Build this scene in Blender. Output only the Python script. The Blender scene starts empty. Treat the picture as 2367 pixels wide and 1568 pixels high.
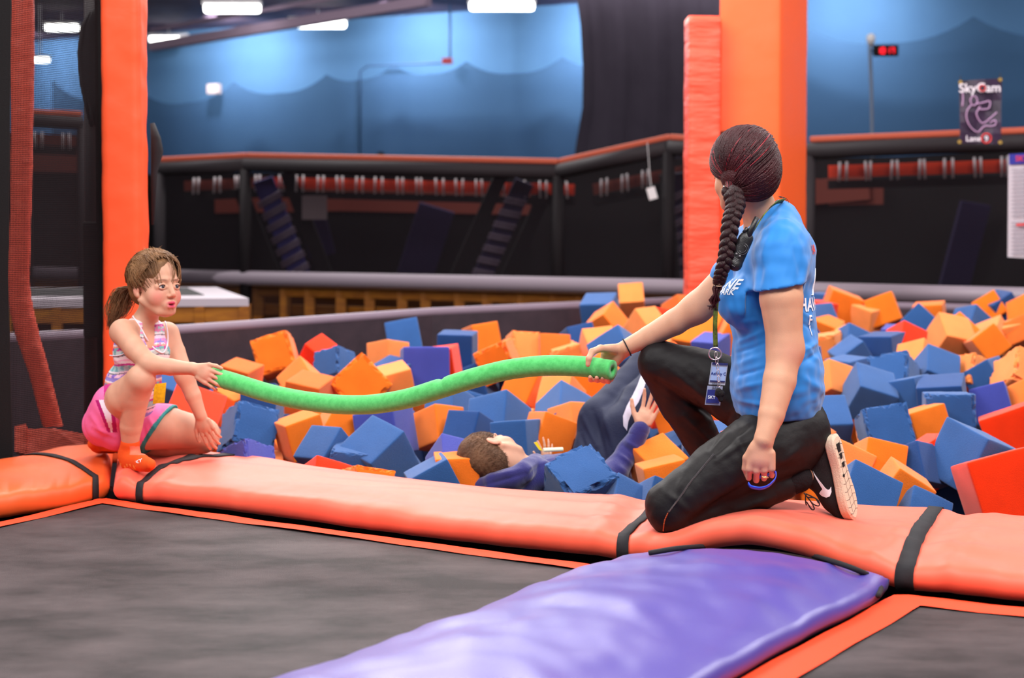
import bpy, math, random
import numpy as np
from mathutils import Vector, Matrix, noise as mnoise

# ---------------------------------------------------------------- camera
FPX, HROW, PROW, CAMZ, CX = 3500.0, 505.0, 603.0, 0.93, 1183.5
PITCH = math.atan((PROW - HROW) / FPX)
scene = bpy.context.scene
COL = scene.collection
cam_data = bpy.data.cameras.new('camera')
cam = bpy.data.objects.new('camera', cam_data)
COL.objects.link(cam)
cam.location = (0, 0, CAMZ)
cam.rotation_euler = (math.pi / 2 - PITCH, 0, 0)
cam_data.sensor_width = 36.0
cam_data.lens = 36.0 * FPX / 2367.0
cam_data.shift_y = -(784.0 - PROW) / 2367.0
cam_data.clip_end = 200
cam_data.dof.use_dof = True
cam_data.dof.focus_distance = 4.75
cam_data.dof.aperture_fstop = 2.6
scene.camera = cam

# ---------------------------------------------------------------- world, exposure, big lights
world = bpy.data.worlds.new('hall_ambient')
scene.world = world
world.use_nodes = True
world.node_tree.nodes['Background'].inputs[0].default_value = (0.95, 0.92, 1.0, 1)
world.node_tree.nodes['Background'].inputs[1].default_value = 0.30
scene.view_settings.view_transform = 'Standard'
scene.view_settings.look = 'None'
scene.view_settings.gamma = 1.0
scene.view_settings.use_curve_mapping = False
scene.view_settings.exposure = 0.0
scene.cycles.use_denoising = True
scene.cycles.max_bounces = 6
scene.cycles.transparent_max_bounces = 16
scene.cycles.sample_clamp_indirect = 6.0


def area(name, loc, size, energy, color=(1, 1, 1), target=None, sy=None):
    d = bpy.data.lights.new(name, 'AREA')
    d.energy = energy
    d.color = color
    d.shape = 'RECTANGLE'
    d.size = size
    d.size_y = sy or size
    o = bpy.data.objects.new(name, d)
    COL.objects.link(o)
    o.location = loc
    if target is not None:
        v = Vector(target) - Vector(loc)
        o.rotation_euler = v.to_track_quat('-Z', 'Y').to_euler()
    return o


def spot(name, loc, target, energy, color, cone=1.5, r=.12):
    d = bpy.data.lights.new(name, 'SPOT')
    d.energy, d.color, d.spot_size, d.spot_blend, d.shadow_soft_size = energy, color, cone, 1.0, r
    o = bpy.data.objects.new(name, d)
    COL.objects.link(o)
    o.location = loc
    o.rotation_euler = (Vector(target) - Vector(loc)).to_track_quat('-Z', 'Y').to_euler()


# rows of hall ceiling luminaires over the courts
area('ceiling_row_or_fill', (-1.0, 8.2, 4.4), 5.0, 405, (1.0, 0.97, 0.94), (-0.4, 7.0, 0), 1.2)
area('ceiling_row_or_fill', (1.5, 2.0, 4.4), 5.0, 385, (1.0, 0.96, 0.93), (0.6, 4.2, 0), 1.2)
area('ceiling_row_or_fill', (-3.8, 3.0, 4.4), 3.0, 200, (1.0, 0.97, 0.95), (-0.6, 4.8, 0), 1.2)
area('ceiling_row_or_fill', (5.0, 7.5, 4.4), 4.0, 240, (1.0, 0.97, 0.94), (2.4, 6.4, 0), 1.2)
area('ceiling_row_or_fill', (-3.6, 14.5, 4.5), 7.0, 520, (1.0, 0.97, 0.95), (-1.0, 4.0, -.6), 2.6)
# wall washers above the scalloped net
for wx, wy, we_ in ((-10.0, 30.4, 500), (-5.6, 28.0, 700), (-2.2, 26.2, 700), (1.0, 24.6, 800), (4.6, 22.8, 500), (9.6, 20.2, 900), (13.5, 18.4, 600)):
    spot('wall_washer', (wx, wy, 4.6), (wx + 1.0, wy + 2.2, 3.3), we_ * .75, (0.97, 0.98, 1.0), 2.3)

area('ceiling_row_or_fill', (-5.5, 20.5, 4.62), 7.0, 260, (1.0, 0.97, 0.95), (-6.0, 30.0, 2.0), 0.6)  # unseen fill light added to brighten the left of the back wall
area('ceiling_row_or_fill', (1.5, 19.0, 4.62), 6.0, 260, (1.0, 0.97, 0.95), (2.0, 27.0, 2.0), 0.6)  # unseen fill light added to brighten the middle of the back wall
area('ceiling_row_or_fill', (8.5, 15.5, 4.62), 6.0, 230, (1.0, 0.97, 0.95), (9.5, 22.0, 2.2), 0.6)  # unseen fill light added to brighten the right of the back wall
area('ceiling_row_or_fill', (-0.5, 16.6, 4.6), 9.0, 260, (1.0, 0.97, 0.95), (-0.8, 15.5, 0), 0.8)

# ---------------------------------------------------------------- helpers
def at(px, py, d):
    """world point seen at photo pixel (px, py) at distance d in front of the camera (world Y)"""
    vx, vy = (px - CX) / FPX, (PROW - py) / FPX
    c, s = math.cos(PITCH), math.sin(PITCH)
    dy, dz = c + vy * s, -s + vy * c
    t = d / dy
    return Vector((vx * t, d, CAMZ + dz * t))


def atz(px, py, z):
    """world point seen at photo pixel on the horizontal plane z"""
    p = at(px, py, 1.0)
    t = (z - CAMZ) / (p.z - CAMZ)
    return Vector((p.x * t, t, z))


def lin(c):
    return tuple(((v / 255.0) / 12.92 if v <= 10 else ((v / 255.0 + 0.055) / 1.055) ** 2.4) for v in c[:3])


def tag(o, label=None, cat=None, group=None, kind=None):
    if label: o['label'] = label
    if cat: o['category'] = cat
    if group: o['group'] = group
    if kind: o['kind'] = kind
    return o


def empty(name, loc=(0, 0, 0), **k):
    o = bpy.data.objects.new(name, None)
    COL.objects.link(o)
    o.location = loc
    o.empty_display_size = 0.05
    return tag(o, **k)


def parent_to(o, p):
    if p is not None:
        o.parent = p
        o.matrix_parent_inverse = Matrix.Translation(-Vector(p.location)) if p.type == 'EMPTY' else Matrix.Identity(4)
    return o


def mesh_np(name, verts, faces, mat=None, parent=None, smooth=False, colors=None, **k):
    """faces: list of index lists or an (n,4)/(n,3) array"""
    me = bpy.data.meshes.new(name)
    verts = np.asarray(verts, dtype=np.float32).reshape(-1, 3)
    if isinstance(faces, np.ndarray):
        n, s = faces.shape
        me.vertices.add(len(verts))
        me.vertices.foreach_set('co', verts.ravel())
        me.loops.add(n * s)
        me.loops.foreach_set('vertex_index', faces.astype(np.int32).ravel())
        me.polygons.add(n)
        me.polygons.foreach_set('loop_start', np.arange(0, n * s, s, dtype=np.int32))
        me.polygons.foreach_set('loop_total', np.full(n, s, dtype=np.int32))
        me.update(calc_edges=True)
    else:
        me.from_pydata([tuple(map(float, v)) for v in verts], [], [list(f) for f in faces])
        me.update()
    me.validate()
    if smooth:
        me.polygons.foreach_set('use_smooth', np.ones(len(me.polygons), dtype=bool))
    if colors is not None:
        a = me.color_attributes.new('Col', 'FLOAT_COLOR', 'POINT')
        c = np.ones((len(verts), 4), dtype=np.float32)
        c[:, :3] = colors
        a.data.foreach_set('color', c.ravel())
    if mat is not None:
        me.materials.append(mat)
    o = bpy.data.objects.new(name, me)
    COL.objects.link(o)
    parent_to(o, parent)
    return tag(o, **k)


class MB:
    """collects simple solids into one mesh"""
    def __init__(s):
        s.v, s.f = [], []

    def add(s, vs, fs):
        b = len(s.v)
        s.v += [tuple(map(float, v)) for v in vs]
        s.f += [[i + b for i in f] for f in fs]
        return s

    def box(s, c, half, ax=None):
        ax = ax or (Vector((1, 0, 0)), Vector((0, 1, 0)), Vector((0, 0, 1)))
        c = Vector(c)
        vs = [c + ax[0] * (half[0] * i) + ax[1] * (half[1] * j) + ax[2] * (half[2] * k)
              for i in (-1, 1) for j in (-1, 1) for k in (-1, 1)]
        return s.add(vs, [(0, 1, 3, 2), (4, 6, 7, 5), (0, 4, 5, 1), (2, 3, 7, 6), (0, 2, 6, 4), (1, 5, 7, 3)])

    def beam(s, a, b, w, h, up=(0, 0, 1)):
        a, b = Vector(a), Vector(b)
        d = b - a
        L = d.length
        d.normalize()
        x = d.cross(Vector(up))
        if x.length < 1e-4: x = Vector((1, 0, 0))
        x.normalize()
        u = x.cross(d).normalized()
        return s.box((a + b) / 2, (L / 2, w / 2, h / 2), (d, x, u))

    def tube(s, pts, r, n=8, cap=True, closed=False):
        pts = [Vector(p) for p in pts]
        rs = r if isinstance(r, (list, tuple)) else [r] * len(pts)
        N = len(pts)
        rings = []
        t0 = (pts[1] - pts[0]).normalized()
        ref = Vector((0, 0, 1)) if abs(t0.z) < 0.9 else Vector((1, 0, 0))
        x = t0.cross(ref).normalized()
        for i, p in enumerate(pts):
            if closed:
                t = (pts[(i + 1) % N] - pts[i - 1]).normalized()
            else:
                t = (pts[min(i + 1, N - 1)] - pts[max(i - 1, 0)])
                t = t.normalized() if t.length > 1e-9 else t0
            x = (x - t * x.dot(t))
            x = x.normalized() if x.length > 1e-6 else t.orthogonal().normalized()
            y = t.cross(x)
            rings.append([p + (x * math.cos(a) + y * math.sin(a)) * rs[i] for a in [2 * math.pi * k / n for k in range(n)]])
        vs = [v for rg in rings for v in rg]
        fs = []
        for i in range(N if closed else N - 1):
            j = (i + 1) % N
            for k in range(n):
                fs.append((i * n + k, i * n + (k + 1) % n, j * n + (k + 1) % n, j * n + k))
        if cap and not closed:
            fs.append(tuple(range(n - 1, -1, -1)))
            fs.append(tuple((N - 1) * n + k for k in range(n)))
        return s.add(vs, fs)

    def grid(s, P):
        """P: 2D list of points"""
        h, w = len(P), len(P[0])
        return s.add([p for r in P for p in r],
                     [(i * w + j, i * w + j + 1, (i + 1) * w + j + 1, (i + 1) * w + j) for i in range(h - 1) for j in range(w - 1)])

    def build(s, name, mat, parent=None, smooth=False, bevel=0, seg=2, **k):
        o = mesh_np(name, s.v, s.f, mat, parent, smooth, **k)
        if bevel:
            m = o.modifiers.new('edge', 'BEVEL')
            m.width, m.segments, m.limit_method = bevel, seg, 'ANGLE'
            m.harden_normals = False
        return o


def spline(pts, n):
    """Catmull-Rom through the points, n samples (numpy)"""
    P = np.array([list(p) for p in pts], float)
    P = np.vstack([2 * P[0] - P[1], P, 2 * P[-1] - P[-2]])
    m = len(P) - 3
    out = []
    for t in np.linspace(0, m - 1e-6, n):
        i = int(t); u = t - i
        a, b, c, d = P[i], P[i + 1], P[i + 2], P[i + 3]
        out.append(0.5 * ((2 * b) + (-a + c) * u + (2 * a - 5 * b + 4 * c - d) * u * u + (-a + 3 * b - 3 * c + d) * u ** 3))
    return np.array(out)


# ---------------------------------------------------------------- materials
def new_mat(name):
    m = bpy.data.materials.new(name)
    m.use_nodes = True
    nt = m.node_tree
    return m, nt, nt.nodes['Principled BSDF']


def mat(name, c, rough=0.6, spec=0.5, metal=0.0, sheen=0.0, var=None, vscale=6.0, bump=0.0, bscale=60.0,
        stretch=None, attr=False, sss=0.0, coat=0.0, varmix=1.0, bdist=0.01):
    """c: sRGB 0-255. var: second sRGB colour mixed in by noise. attr: take colour from the 'Col' attribute."""
    m, nt, b = new_mat(name)
    L = nt.links.new
    b.inputs['Roughness'].default_value = rough
    b.inputs['Specular IOR Level'].default_value = spec
    b.inputs['Metallic'].default_value = metal
    b.inputs['Sheen Weight'].default_value = sheen
    b.inputs['Coat Weight'].default_value = coat
    b.inputs['Coat Roughness'].default_value = 0.25
    if sss:
        b.inputs['Subsurface Weight'].default_value = sss
        b.inputs['Subsurface Radius'].default_value = (0.012, 0.005, 0.003)
        b.inputs['Subsurface Scale'].default_value = 1.0
    b.inputs['Base Color'].default_value = (*lin(c), 1)
    tc = nt.nodes.new('ShaderNodeTexCoord')
    mp = nt.nodes.new('ShaderNodeMapping')
    L(tc.outputs['Object'], mp.inputs['Vector'])
    if stretch: mp.inputs['Scale'].default_value = stretch
    if attr:
        at_ = nt.nodes.new('ShaderNodeAttribute')
        at_.attribute_name = 'Col'
        L(at_.outputs['Color'], b.inputs['Base Color'])
    elif var:
        n = nt.nodes.new('ShaderNodeTexNoise')
        n.inputs['Scale'].default_value = vscale
        n.inputs['Detail'].default_value = 5
        n.inputs['Roughness'].default_value = 0.6
        L(mp.outputs[0], n.inputs['Vector'])
        r = nt.nodes.new('ShaderNodeMapRange')
        r.inputs[1].default_value, r.inputs[2].default_value = 0.35, 0.68
        r.inputs[4].default_value = varmix
        L(n.outputs['Fac'], r.inputs[0])
        mx = nt.nodes.new('ShaderNodeMix')
        mx.data_type = 'RGBA'
        mx.inputs[6].default_value = (*lin(c), 1)
        mx.inputs[7].default_value = (*lin(var), 1)
        L(r.outputs[0], mx.inputs[0])
        L(mx.outputs[2], b.inputs['Base Color'])
    if bump:
        n2 = nt.nodes.new('ShaderNodeTexNoise')
        n2.inputs['Scale'].default_value = bscale
        n2.inputs['Detail'].default_value = 4
        L(mp.outputs[0], n2.inputs['Vector'])
        bp = nt.nodes.new('ShaderNodeBump')
        bp.inputs['Strength'].default_value = bump
        bp.inputs['Distance'].default_value = bdist
        L(n2.outputs['Fac'], bp.inputs['Height'])
        L(bp.outputs[0], b.inputs['Normal'])
    return m


def emis(name, c, strength):
    m, nt, b = new_mat(name)
    b.inputs['Base Color'].default_value = (*lin(c), 1)
    b.inputs['Emission Color'].default_value = (*lin(c), 1)
    b.inputs['Emission Strength'].default_value = strength
    return m


def netmat(name, c, cover, cell=None, thick=0.3, axes=(0, 2)):
    """woven net: see-through between threads; cell gives a real thread grid, otherwise threads finer than a pixel"""
    m, nt, b = new_mat(name)
    L = nt.links.new
    b.inputs['Base Color'].default_value = (*lin(c), 1)
    b.inputs['Roughness'].default_value = 0.8
    b.inputs['Specular IOR Level'].default_value = 0.15
    out = nt.nodes['Material Output']
    tr = nt.nodes.new('ShaderNodeBsdfTransparent')
    mx = nt.nodes.new('ShaderNodeMixShader')
    L(tr.outputs[0], mx.inputs[1]); L(b.outputs[0], mx.inputs[2]); L(mx.outputs[0], out.inputs[0])
    mx.inputs[0].default_value = cover
    if cell:
        tc = nt.nodes.new('ShaderNodeTexCoord')
        sp = nt.nodes.new('ShaderNodeSeparateXYZ')
        L(tc.outputs['Object'], sp.inputs[0])
        res = []
        for a in axes:
            q = nt.nodes.new('ShaderNodeMath'); q.operation = 'DIVIDE'; q.inputs[1].default_value = cell
            L(sp.outputs[a], q.inputs[0])
            fr = nt.nodes.new('ShaderNodeMath'); fr.operation = 'FRACT'; L(q.outputs[0], fr.inputs[0])
            lt = nt.nodes.new('ShaderNodeMath'); lt.operation = 'LESS_THAN'; lt.inputs[1].default_value = thick
            L(fr.outputs[0], lt.inputs[0]); res.append(lt)
        mxx = nt.nodes.new('ShaderNodeMath'); mxx.operation = 'MAXIMUM'
        L(res[0].outputs[0], mxx.inputs[0]); L(res[1].outputs[0], mxx.inputs[1])
        L(mxx.outputs[0], mx.inputs[0])
    return m


M = {
    'pad': mat('orange_vinyl', (250, 100, 72), 0.5, 0.45, sheen=.2, bump=0.10, bscale=900, var=(240, 92, 60), vscale=3),
    'pad2': mat('deep_orange_vinyl', (236, 98, 42), 0.42, 0.45, bump=0.10, bscale=900, var=(222, 92, 44), vscale=4),
    'padpillar': mat('pillar_vinyl', (252, 92, 48), 0.45, 0.4, bump=0.25, bscale=7, bdist=0.02),
    'purple': mat('purple_vinyl', (66, 50, 142), 0.42, 0.6, coat=.15, sheen=.05, bump=0.08, bscale=700),
    'strap': mat('black_webbing', (36, 34, 38), 0.7, 0.3, bump=0.4, bscale=900),
    'black': mat('black_rubber', (20, 17, 19), 0.75, 0.25, bump=0.3, bscale=300),
    'charcoal': mat('charcoal_vinyl', (62, 50, 58), 0.6, 0.3, bump=0.2, bscale=120, var=(50, 42, 50), vscale=8),
    'rimtop': mat('grey_rim_vinyl', (114, 98, 112), 0.5, 0.3),
    'strip': mat('red_orange_webbing', (252, 70, 30), 0.6, 0.3, bump=0.3, bscale=900),
    'railgrey': mat('grey_rail', (150, 136, 148), 0.45, 0.5),
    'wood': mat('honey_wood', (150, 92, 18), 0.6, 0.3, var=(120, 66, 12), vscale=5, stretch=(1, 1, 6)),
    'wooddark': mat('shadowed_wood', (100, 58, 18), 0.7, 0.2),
    'greytop': mat('grey_board', (165, 152, 162), 0.5, 0.4),
    'spring': mat('steel_spring', (236, 226, 230), 0.4, 0.6, metal=0.2),
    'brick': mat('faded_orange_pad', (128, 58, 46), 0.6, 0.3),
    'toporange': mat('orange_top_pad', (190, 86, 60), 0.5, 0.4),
    'blackpost': mat('black_post_sleeve', (44, 38, 42), 0.7, 0.3),
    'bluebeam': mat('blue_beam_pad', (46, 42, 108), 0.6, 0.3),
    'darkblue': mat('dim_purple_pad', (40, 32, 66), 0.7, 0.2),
    'wallblue': mat('blue_painted_wall', (84, 124, 166), 0.8, 0.15, var=(78, 116, 158), vscale=0.6),
    'ceiling': mat('dark_ceiling_deck', (104, 84, 104), 0.8, 0.2, var=(124, 104, 124), vscale=1.5),
    'floor': mat('dark_floor', (40, 34, 36), 0.8, 0.2),
    'white': mat('white_plastic', (225, 222, 225), 0.4, 0.5),
    'fluoro': emis('fluorescent_tube_glow', (255, 255, 250), 9.0),
    'red_led': emis('red_led', (255, 30, 50), 1.3),
}
# ================================================================ SETTING
MA = math.radians(-27.5)                       # direction of the main pad and the hall
U = Vector((math.cos(MA), math.sin(MA), 0))    # along the main pad, to the right and nearer
N = Vector((-math.sin(MA), math.cos(MA), 0))   # away from the camera, across the pit


def struct(mb, name, m, **k):
    return mb.build(name, m, kind='structure', **k)


# hall floor far beyond the pit, deck under the trampolines
b = MB()
b.box((0, 22, -1.0), (30, 22, 0.05))
struct(b, 'floor', M['floor'])
# black deck carrying the trampolines and pads, near side of the pit
deck_c = at(1183, 1170, 5.0); 
pf0 = atz(265, 1140, 0)
b = MB()
c = Vector((pf0.x, pf0.y, -0.16)) + U * 2.5 - N * 2.55
b.box(c, (6.0, 2.75, 0.045), (U, N, Vector((0, 0, 1))))
struct(b, 'floor_deck', M['black'])
# near side wall of the pit below the pad
b = MB()
c = Vector((pf0.x, pf0.y, -0.505)) + U * 1.2 + N * 0.42
b.box(c, (4.2, 0.04, 0.42), (U, N, Vector((0, 0, 1))))
struct(b, 'wall_pit_near', M['charcoal'])

# ceiling
b = MB()
b.box((0, 26, 4.75), (30, 13, 0.08))
struct(b, 'ceiling', M['ceiling'])
# back wall, angled like the hall
wd = Vector((math.cos(math.radians(-26.6)), math.sin(math.radians(-26.6)), 0))
wn = Vector((-wd.y, wd.x, 0))
wc = Vector((0, 27.0, 0))
b = MB()
b.box(wc + wn * 0.1 + Vector((0, 0, 1.9)), (22, 0.1, 2.95), (wd, wn, Vector((0, 0, 1))))
struct(b, 'wall_back', M['wallblue'])
b = MB()
b.box((-15.5, 24, 1.9), (0.1, 12, 2.9))
struct(b, 'wall_left', mat('dark_side_wall', (40, 36, 48), 0.8, 0.2))


def wallpt(px, py, off=0.0):
    """point on the back wall (off metres in front) at a pixel"""
    a = at(px, py, 1.0)
    o = wc - wn * off
    # ray (0,0,CAMZ)+t*(a-(0,0,CAMZ)); plane dot wn
    d = Vector((a.x, a.y, a.z - CAMZ))
    t = (o - Vector((0, 0, CAMZ))).dot(wn) / d.dot(wn)
    return Vector((d.x * t, d.y * t, CAMZ + d.z * t))


# ---------------------------------------------------------------- foam pit far walls
rim_px = [(-420, 815, 7.0), (30, 783, 7.45), (416, 759, 8.0), (1000, 718, 9.53), (1590, 690, 10.9)]
rim = [at(*p) for p in rim_px]
rim.append(rim[-1] + Vector((7.5, -4.1, -0.02)))
zr = 0.35
rim = [Vector((p.x, p.y, zr)) for p in rim]


def wall_along(pts, z0, z1, th, name, m, **k):
    mb = MB()
    P = [Vector((p.x, p.y, 0)) for p in pts]
    L0, L1 = [], []
    for i, p in enumerate(P):
        t = (P[min(i + 1, len(P) - 1)] - P[max(i - 1, 0)]).normalized()
        n = Vector((-t.y, t.x, 0))
        L0.append(p); L1.append(p + n * th)
    vs, fs = [], []
    for a, c in zip(L0, L1):
        vs += [(a.x, a.y, z0), (a.x, a.y, z1), (c.x, c.y, z1), (c.x, c.y, z0)]
    for i in range(len(P) - 1):
        for j in range(4):
            fs.append((i * 4 + j, (i + 1) * 4 + j, (i + 1) * 4 + (j + 1) % 4, i * 4 + (j + 1) % 4))
    fs += [(0, 1, 2, 3), tuple(len(vs) - 4 + q for q in (3, 2, 1, 0))]
    mb.add(vs, fs)
    return mb.build(name, m, **k)


wall_along(rim, -0.95, zr - 0.03, 0.12, 'wall_pit_far', M['charcoal'], kind='structure')
rt = MB()
rt.tube([p + Vector((0, 0.05, -0.02)) for p in rim], 0.035, 8)
rt.build('trim_1', M['rimtop'], kind='structure', smooth=True)

# ---------------------------------------------------------------- grey rail and wooden deck framing behind the pit
rail_px = [(-300, 622, 16.6), (430, 640, 14.5), (1000, 652, 13.3), (1590, 666, 12.25), (2367, 693, 10.8), (2900, 712, 10.0)]
rail = [at(*p) for p in rail_px]
zrl = 0.37
rail = [Vector((p.x, p.y, zrl)) for p in rail]
rb = empty('rail_barrier', rail[0], label='long grey padded rail over honey-coloured wooden framing behind the foam pit', cat='barrier')
mb = MB(); mb.tube(rail, 0.07, 10); mb.build('rail', M['railgrey'], rb, smooth=True)


def lerp_poly(P, s):
    """point at fraction s of arc length"""
    L = [0]
    for a, c in zip(P, P[1:]): L.append(L[-1] + (c - a).length)
    x = s * L[-1]
    for i in range(len(P) - 1):
        if x <= L[i + 1] or i == len(P) - 2:
            return P[i].lerp(P[i + 1], (x - L[i]) / (L[i + 1] - L[i]))


mb = MB()
mb.add([], [])
fr = [p + Vector((0, 0.12, 0)) for p in rail]
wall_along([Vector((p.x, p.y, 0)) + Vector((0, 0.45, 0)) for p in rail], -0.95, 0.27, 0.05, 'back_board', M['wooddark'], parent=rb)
mb = MB()
for a, c in zip(fr, fr[1:]):
    mb.beam(a + Vector((0, 0, -0.12)), c + Vector((0, 0, -0.12)), 0.08, 0.09)
mb.build('top_board', M['wood'], rb)
mb = MB()
for a, c in zip(fr, fr[1:]):
    mb.beam(a + Vector((0, 0.1, -0.3)), c + Vector((0, 0.1, -0.3)), 0.05, 0.10)
mb.build('cross_board', M['wood'], rb)
for px in (560, 600, 660, 718, 790, 858, 930, 985, 1060, 1128, 1205, 1282, 1340, 1420, 1500, 1720, 1860, 2000, 2140, 2280):
    q = at(px, 700, 13.0)
    # intersect with frame line
    best = min((abs((lerp_poly(fr, s / 400).x / lerp_poly(fr, s / 400).y) - q.x / q.y), s) for s in range(401))[1]
    p = lerp_poly(fr, best / 400)
    mb = MB(); mb.box((p.x, p.y, -0.28), (0.045, 0.045, 0.56)); mb.build('post', M['wood'], rb)

# low wooden box with grey top, left (seen beside the girl's face)
def quadz(px, py, d, z):
    p = at(px, py, d); return Vector((p.x, p.y, z))
bx = empty('cubby_bench', at(500, 700, 9.6), label='low honey-wood cubby bench with a pale grey top, beside the girl\'s face', cat='bench')
zt = CAMZ - (690 - HROW) * 9.6 / FPX
A0 = at(575, 688, 9.6); A1 = at(500, 655, 11.2); w = Vector((-1.9, -0.22, 0))
A0.z = A1.z = zt
mb = MB(); mb.add([A0, A0 + w, A1 + w, A1] + [p - Vector((0, 0, 0.05)) for p in (A0, A0 + w, A1 + w, A1)],
                  [(0, 1, 2, 3), (7, 6, 5, 4), (0, 4, 5, 1), (1, 5, 6, 2), (2, 6, 7, 3), (3, 7, 4, 0)])
mb.build('bench_top', M['greytop'], bx)
mb = MB()
i0, i1 = A0 * 0.82 + (A1 + w * .62) * 0.18, A1 * .85 + (A0 + w * .62) * .15
q = [A0 + w * 0.12 + (A1 - A0) * 0.25, A0 + w * 0.9 + (A1 - A0) * 0.25, A1 + w * 0.9 - (A1 - A0) * 0.1, A1 + w * 0.12 - (A1 - A0) * 0.1]
mb.add([p + Vector((0, 0, 0.004)) for p in q] + [p + Vector((0, 0, -0.01)) for p in q], [(0, 1, 2, 3), (7, 6, 5, 4), (0, 4, 5, 1), (1, 5, 6, 2), (2, 6, 7, 3), (3, 7, 4, 0)])
mb.build('bench_inset', M['black'], bx)
dz = Vector((0, 0, 1))
wu = w.normalized()
wp = Vector((-wu.y, wu.x, 0))
if wp.y < 0: wp = -wp
mb = MB()
mb.beam(A0 + dz * -0.10 + wp * .03, A0 + w + dz * -0.10 + wp * .03, 0.04, 0.10)
mb.beam(A0 + dz * -0.30 + wp * .05, A0 + w + dz * -0.30 + wp * .05, 0.04, 0.06)
for s in (0.015, 0.16, 0.30, 0.46, 0.62, 0.78, 0.97):
    p = A0 + w * s + wp * .03
    mb.box((p.x, p.y, zt - 0.55), (0.03, 0.03, 0.5))
mb.build('cubby_frame', M['wood'], bx)
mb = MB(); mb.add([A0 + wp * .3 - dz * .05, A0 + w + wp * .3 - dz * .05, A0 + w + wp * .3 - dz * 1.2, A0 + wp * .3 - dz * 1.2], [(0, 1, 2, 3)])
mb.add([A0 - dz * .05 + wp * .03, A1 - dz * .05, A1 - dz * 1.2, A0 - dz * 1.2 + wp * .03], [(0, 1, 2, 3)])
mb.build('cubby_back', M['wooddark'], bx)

# ---------------------------------------------------------------- netted court frames behind the rail
def npt(px, py, d):
    return at(px, py, d)


black_net = netmat('black_court_net', (34, 27, 33), 0.42)
posts = [(60, 262, 14.6), (190, 268, 14.8), (368, 374, 14.4), (566, 364, 14.2), (1290, 378, 13.3), (1545, 322, 12.6), (1700, 330, 12.4), (1870, 328, 12.0), (2367, 306, 11.2), (2600, 298, 10.9)]
top = [at(x, y, d) for x, y, d in posts]
segs = [(0, 1, 'netted court frame seen through the mesh at the far left', 0.5),
        (2, 3, 'short netted court frame just right of the left orange pillar', 0.5),
        (3, 4, 'wide netted court frame with a spring row, between the two pillars', 1.0),
        (4, 5, 'angled netted court frame left of the wide orange pillar', 0.6),
        (5, 6, 'narrow netted court frame mostly behind the wide orange pillar', 0.5),
        (7, 9, 'netted court frame with springs under the lane banner', 1.0)]
for a, c, lab, br in segs:
    A, C = top[a], top[c]
    if c == 9: C = top[9]
    e = empty('netted_court_frame', A, label=lab, cat='court frame')
    d = (C - A); d.z = 0; L = d.length; d.normalize()
    n = Vector((-d.y, d.x, 0))
    if n.y < 0: n = -n
    up = Vector((0, 0, 1))
    zbot = 0.42
    # orange cushion on top and black padded rail
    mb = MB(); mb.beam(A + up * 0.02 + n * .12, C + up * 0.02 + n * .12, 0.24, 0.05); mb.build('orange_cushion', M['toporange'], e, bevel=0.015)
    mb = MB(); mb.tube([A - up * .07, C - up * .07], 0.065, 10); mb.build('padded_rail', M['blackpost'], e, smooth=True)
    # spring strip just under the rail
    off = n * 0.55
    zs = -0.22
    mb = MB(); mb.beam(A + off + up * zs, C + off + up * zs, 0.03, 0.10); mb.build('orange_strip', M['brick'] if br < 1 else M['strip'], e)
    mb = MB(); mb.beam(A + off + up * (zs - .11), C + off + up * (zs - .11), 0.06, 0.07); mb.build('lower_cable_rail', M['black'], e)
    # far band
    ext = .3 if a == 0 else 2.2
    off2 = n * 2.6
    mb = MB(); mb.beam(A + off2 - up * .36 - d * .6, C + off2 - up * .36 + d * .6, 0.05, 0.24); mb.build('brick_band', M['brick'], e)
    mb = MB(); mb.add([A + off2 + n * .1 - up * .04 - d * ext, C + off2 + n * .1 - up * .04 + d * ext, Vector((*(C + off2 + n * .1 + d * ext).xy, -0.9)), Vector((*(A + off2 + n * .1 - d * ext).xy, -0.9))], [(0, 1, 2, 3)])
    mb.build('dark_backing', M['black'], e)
    # posts
    for P in ([A, C] if a != 5 else [A]):
        mb = MB(); mb.tube([P - up * .05, Vector((P.x, P.y, 0.0))], 0.055, 8); mb.build('post', M['blackpost'], e, smooth=True)
    # net
    mb = MB(); mb.add([A - up * .1, C - up * .1, Vector((C.x, C.y, zbot - .4)), Vector((A.x, A.y, zbot - .4))], [(0, 1, 2, 3)])
    mb.build('net_panel', black_net, e)
    # springs
    rng = random.Random(a * 7 + 1)
    nsp = int(L / 0.20)
    for i in range(nsp):
        for q in (0, 0.055):
            s = (i + 0.5) / nsp * L + q + rng.uniform(-.015, .015)
            p = A + d * s + (C.z - A.z) * s / L * up + off - n * .05
            mb = MB(); mb.tube([p + up * (zs + .075), p + up * (zs - .085) + d * rng.uniform(-.01, .01)], 0.011, 6)
            mb.build('spring', M['spring'], e, smooth=True)


mrung = mat('dull_spring', (112, 96, 116), .5, .4)


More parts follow.
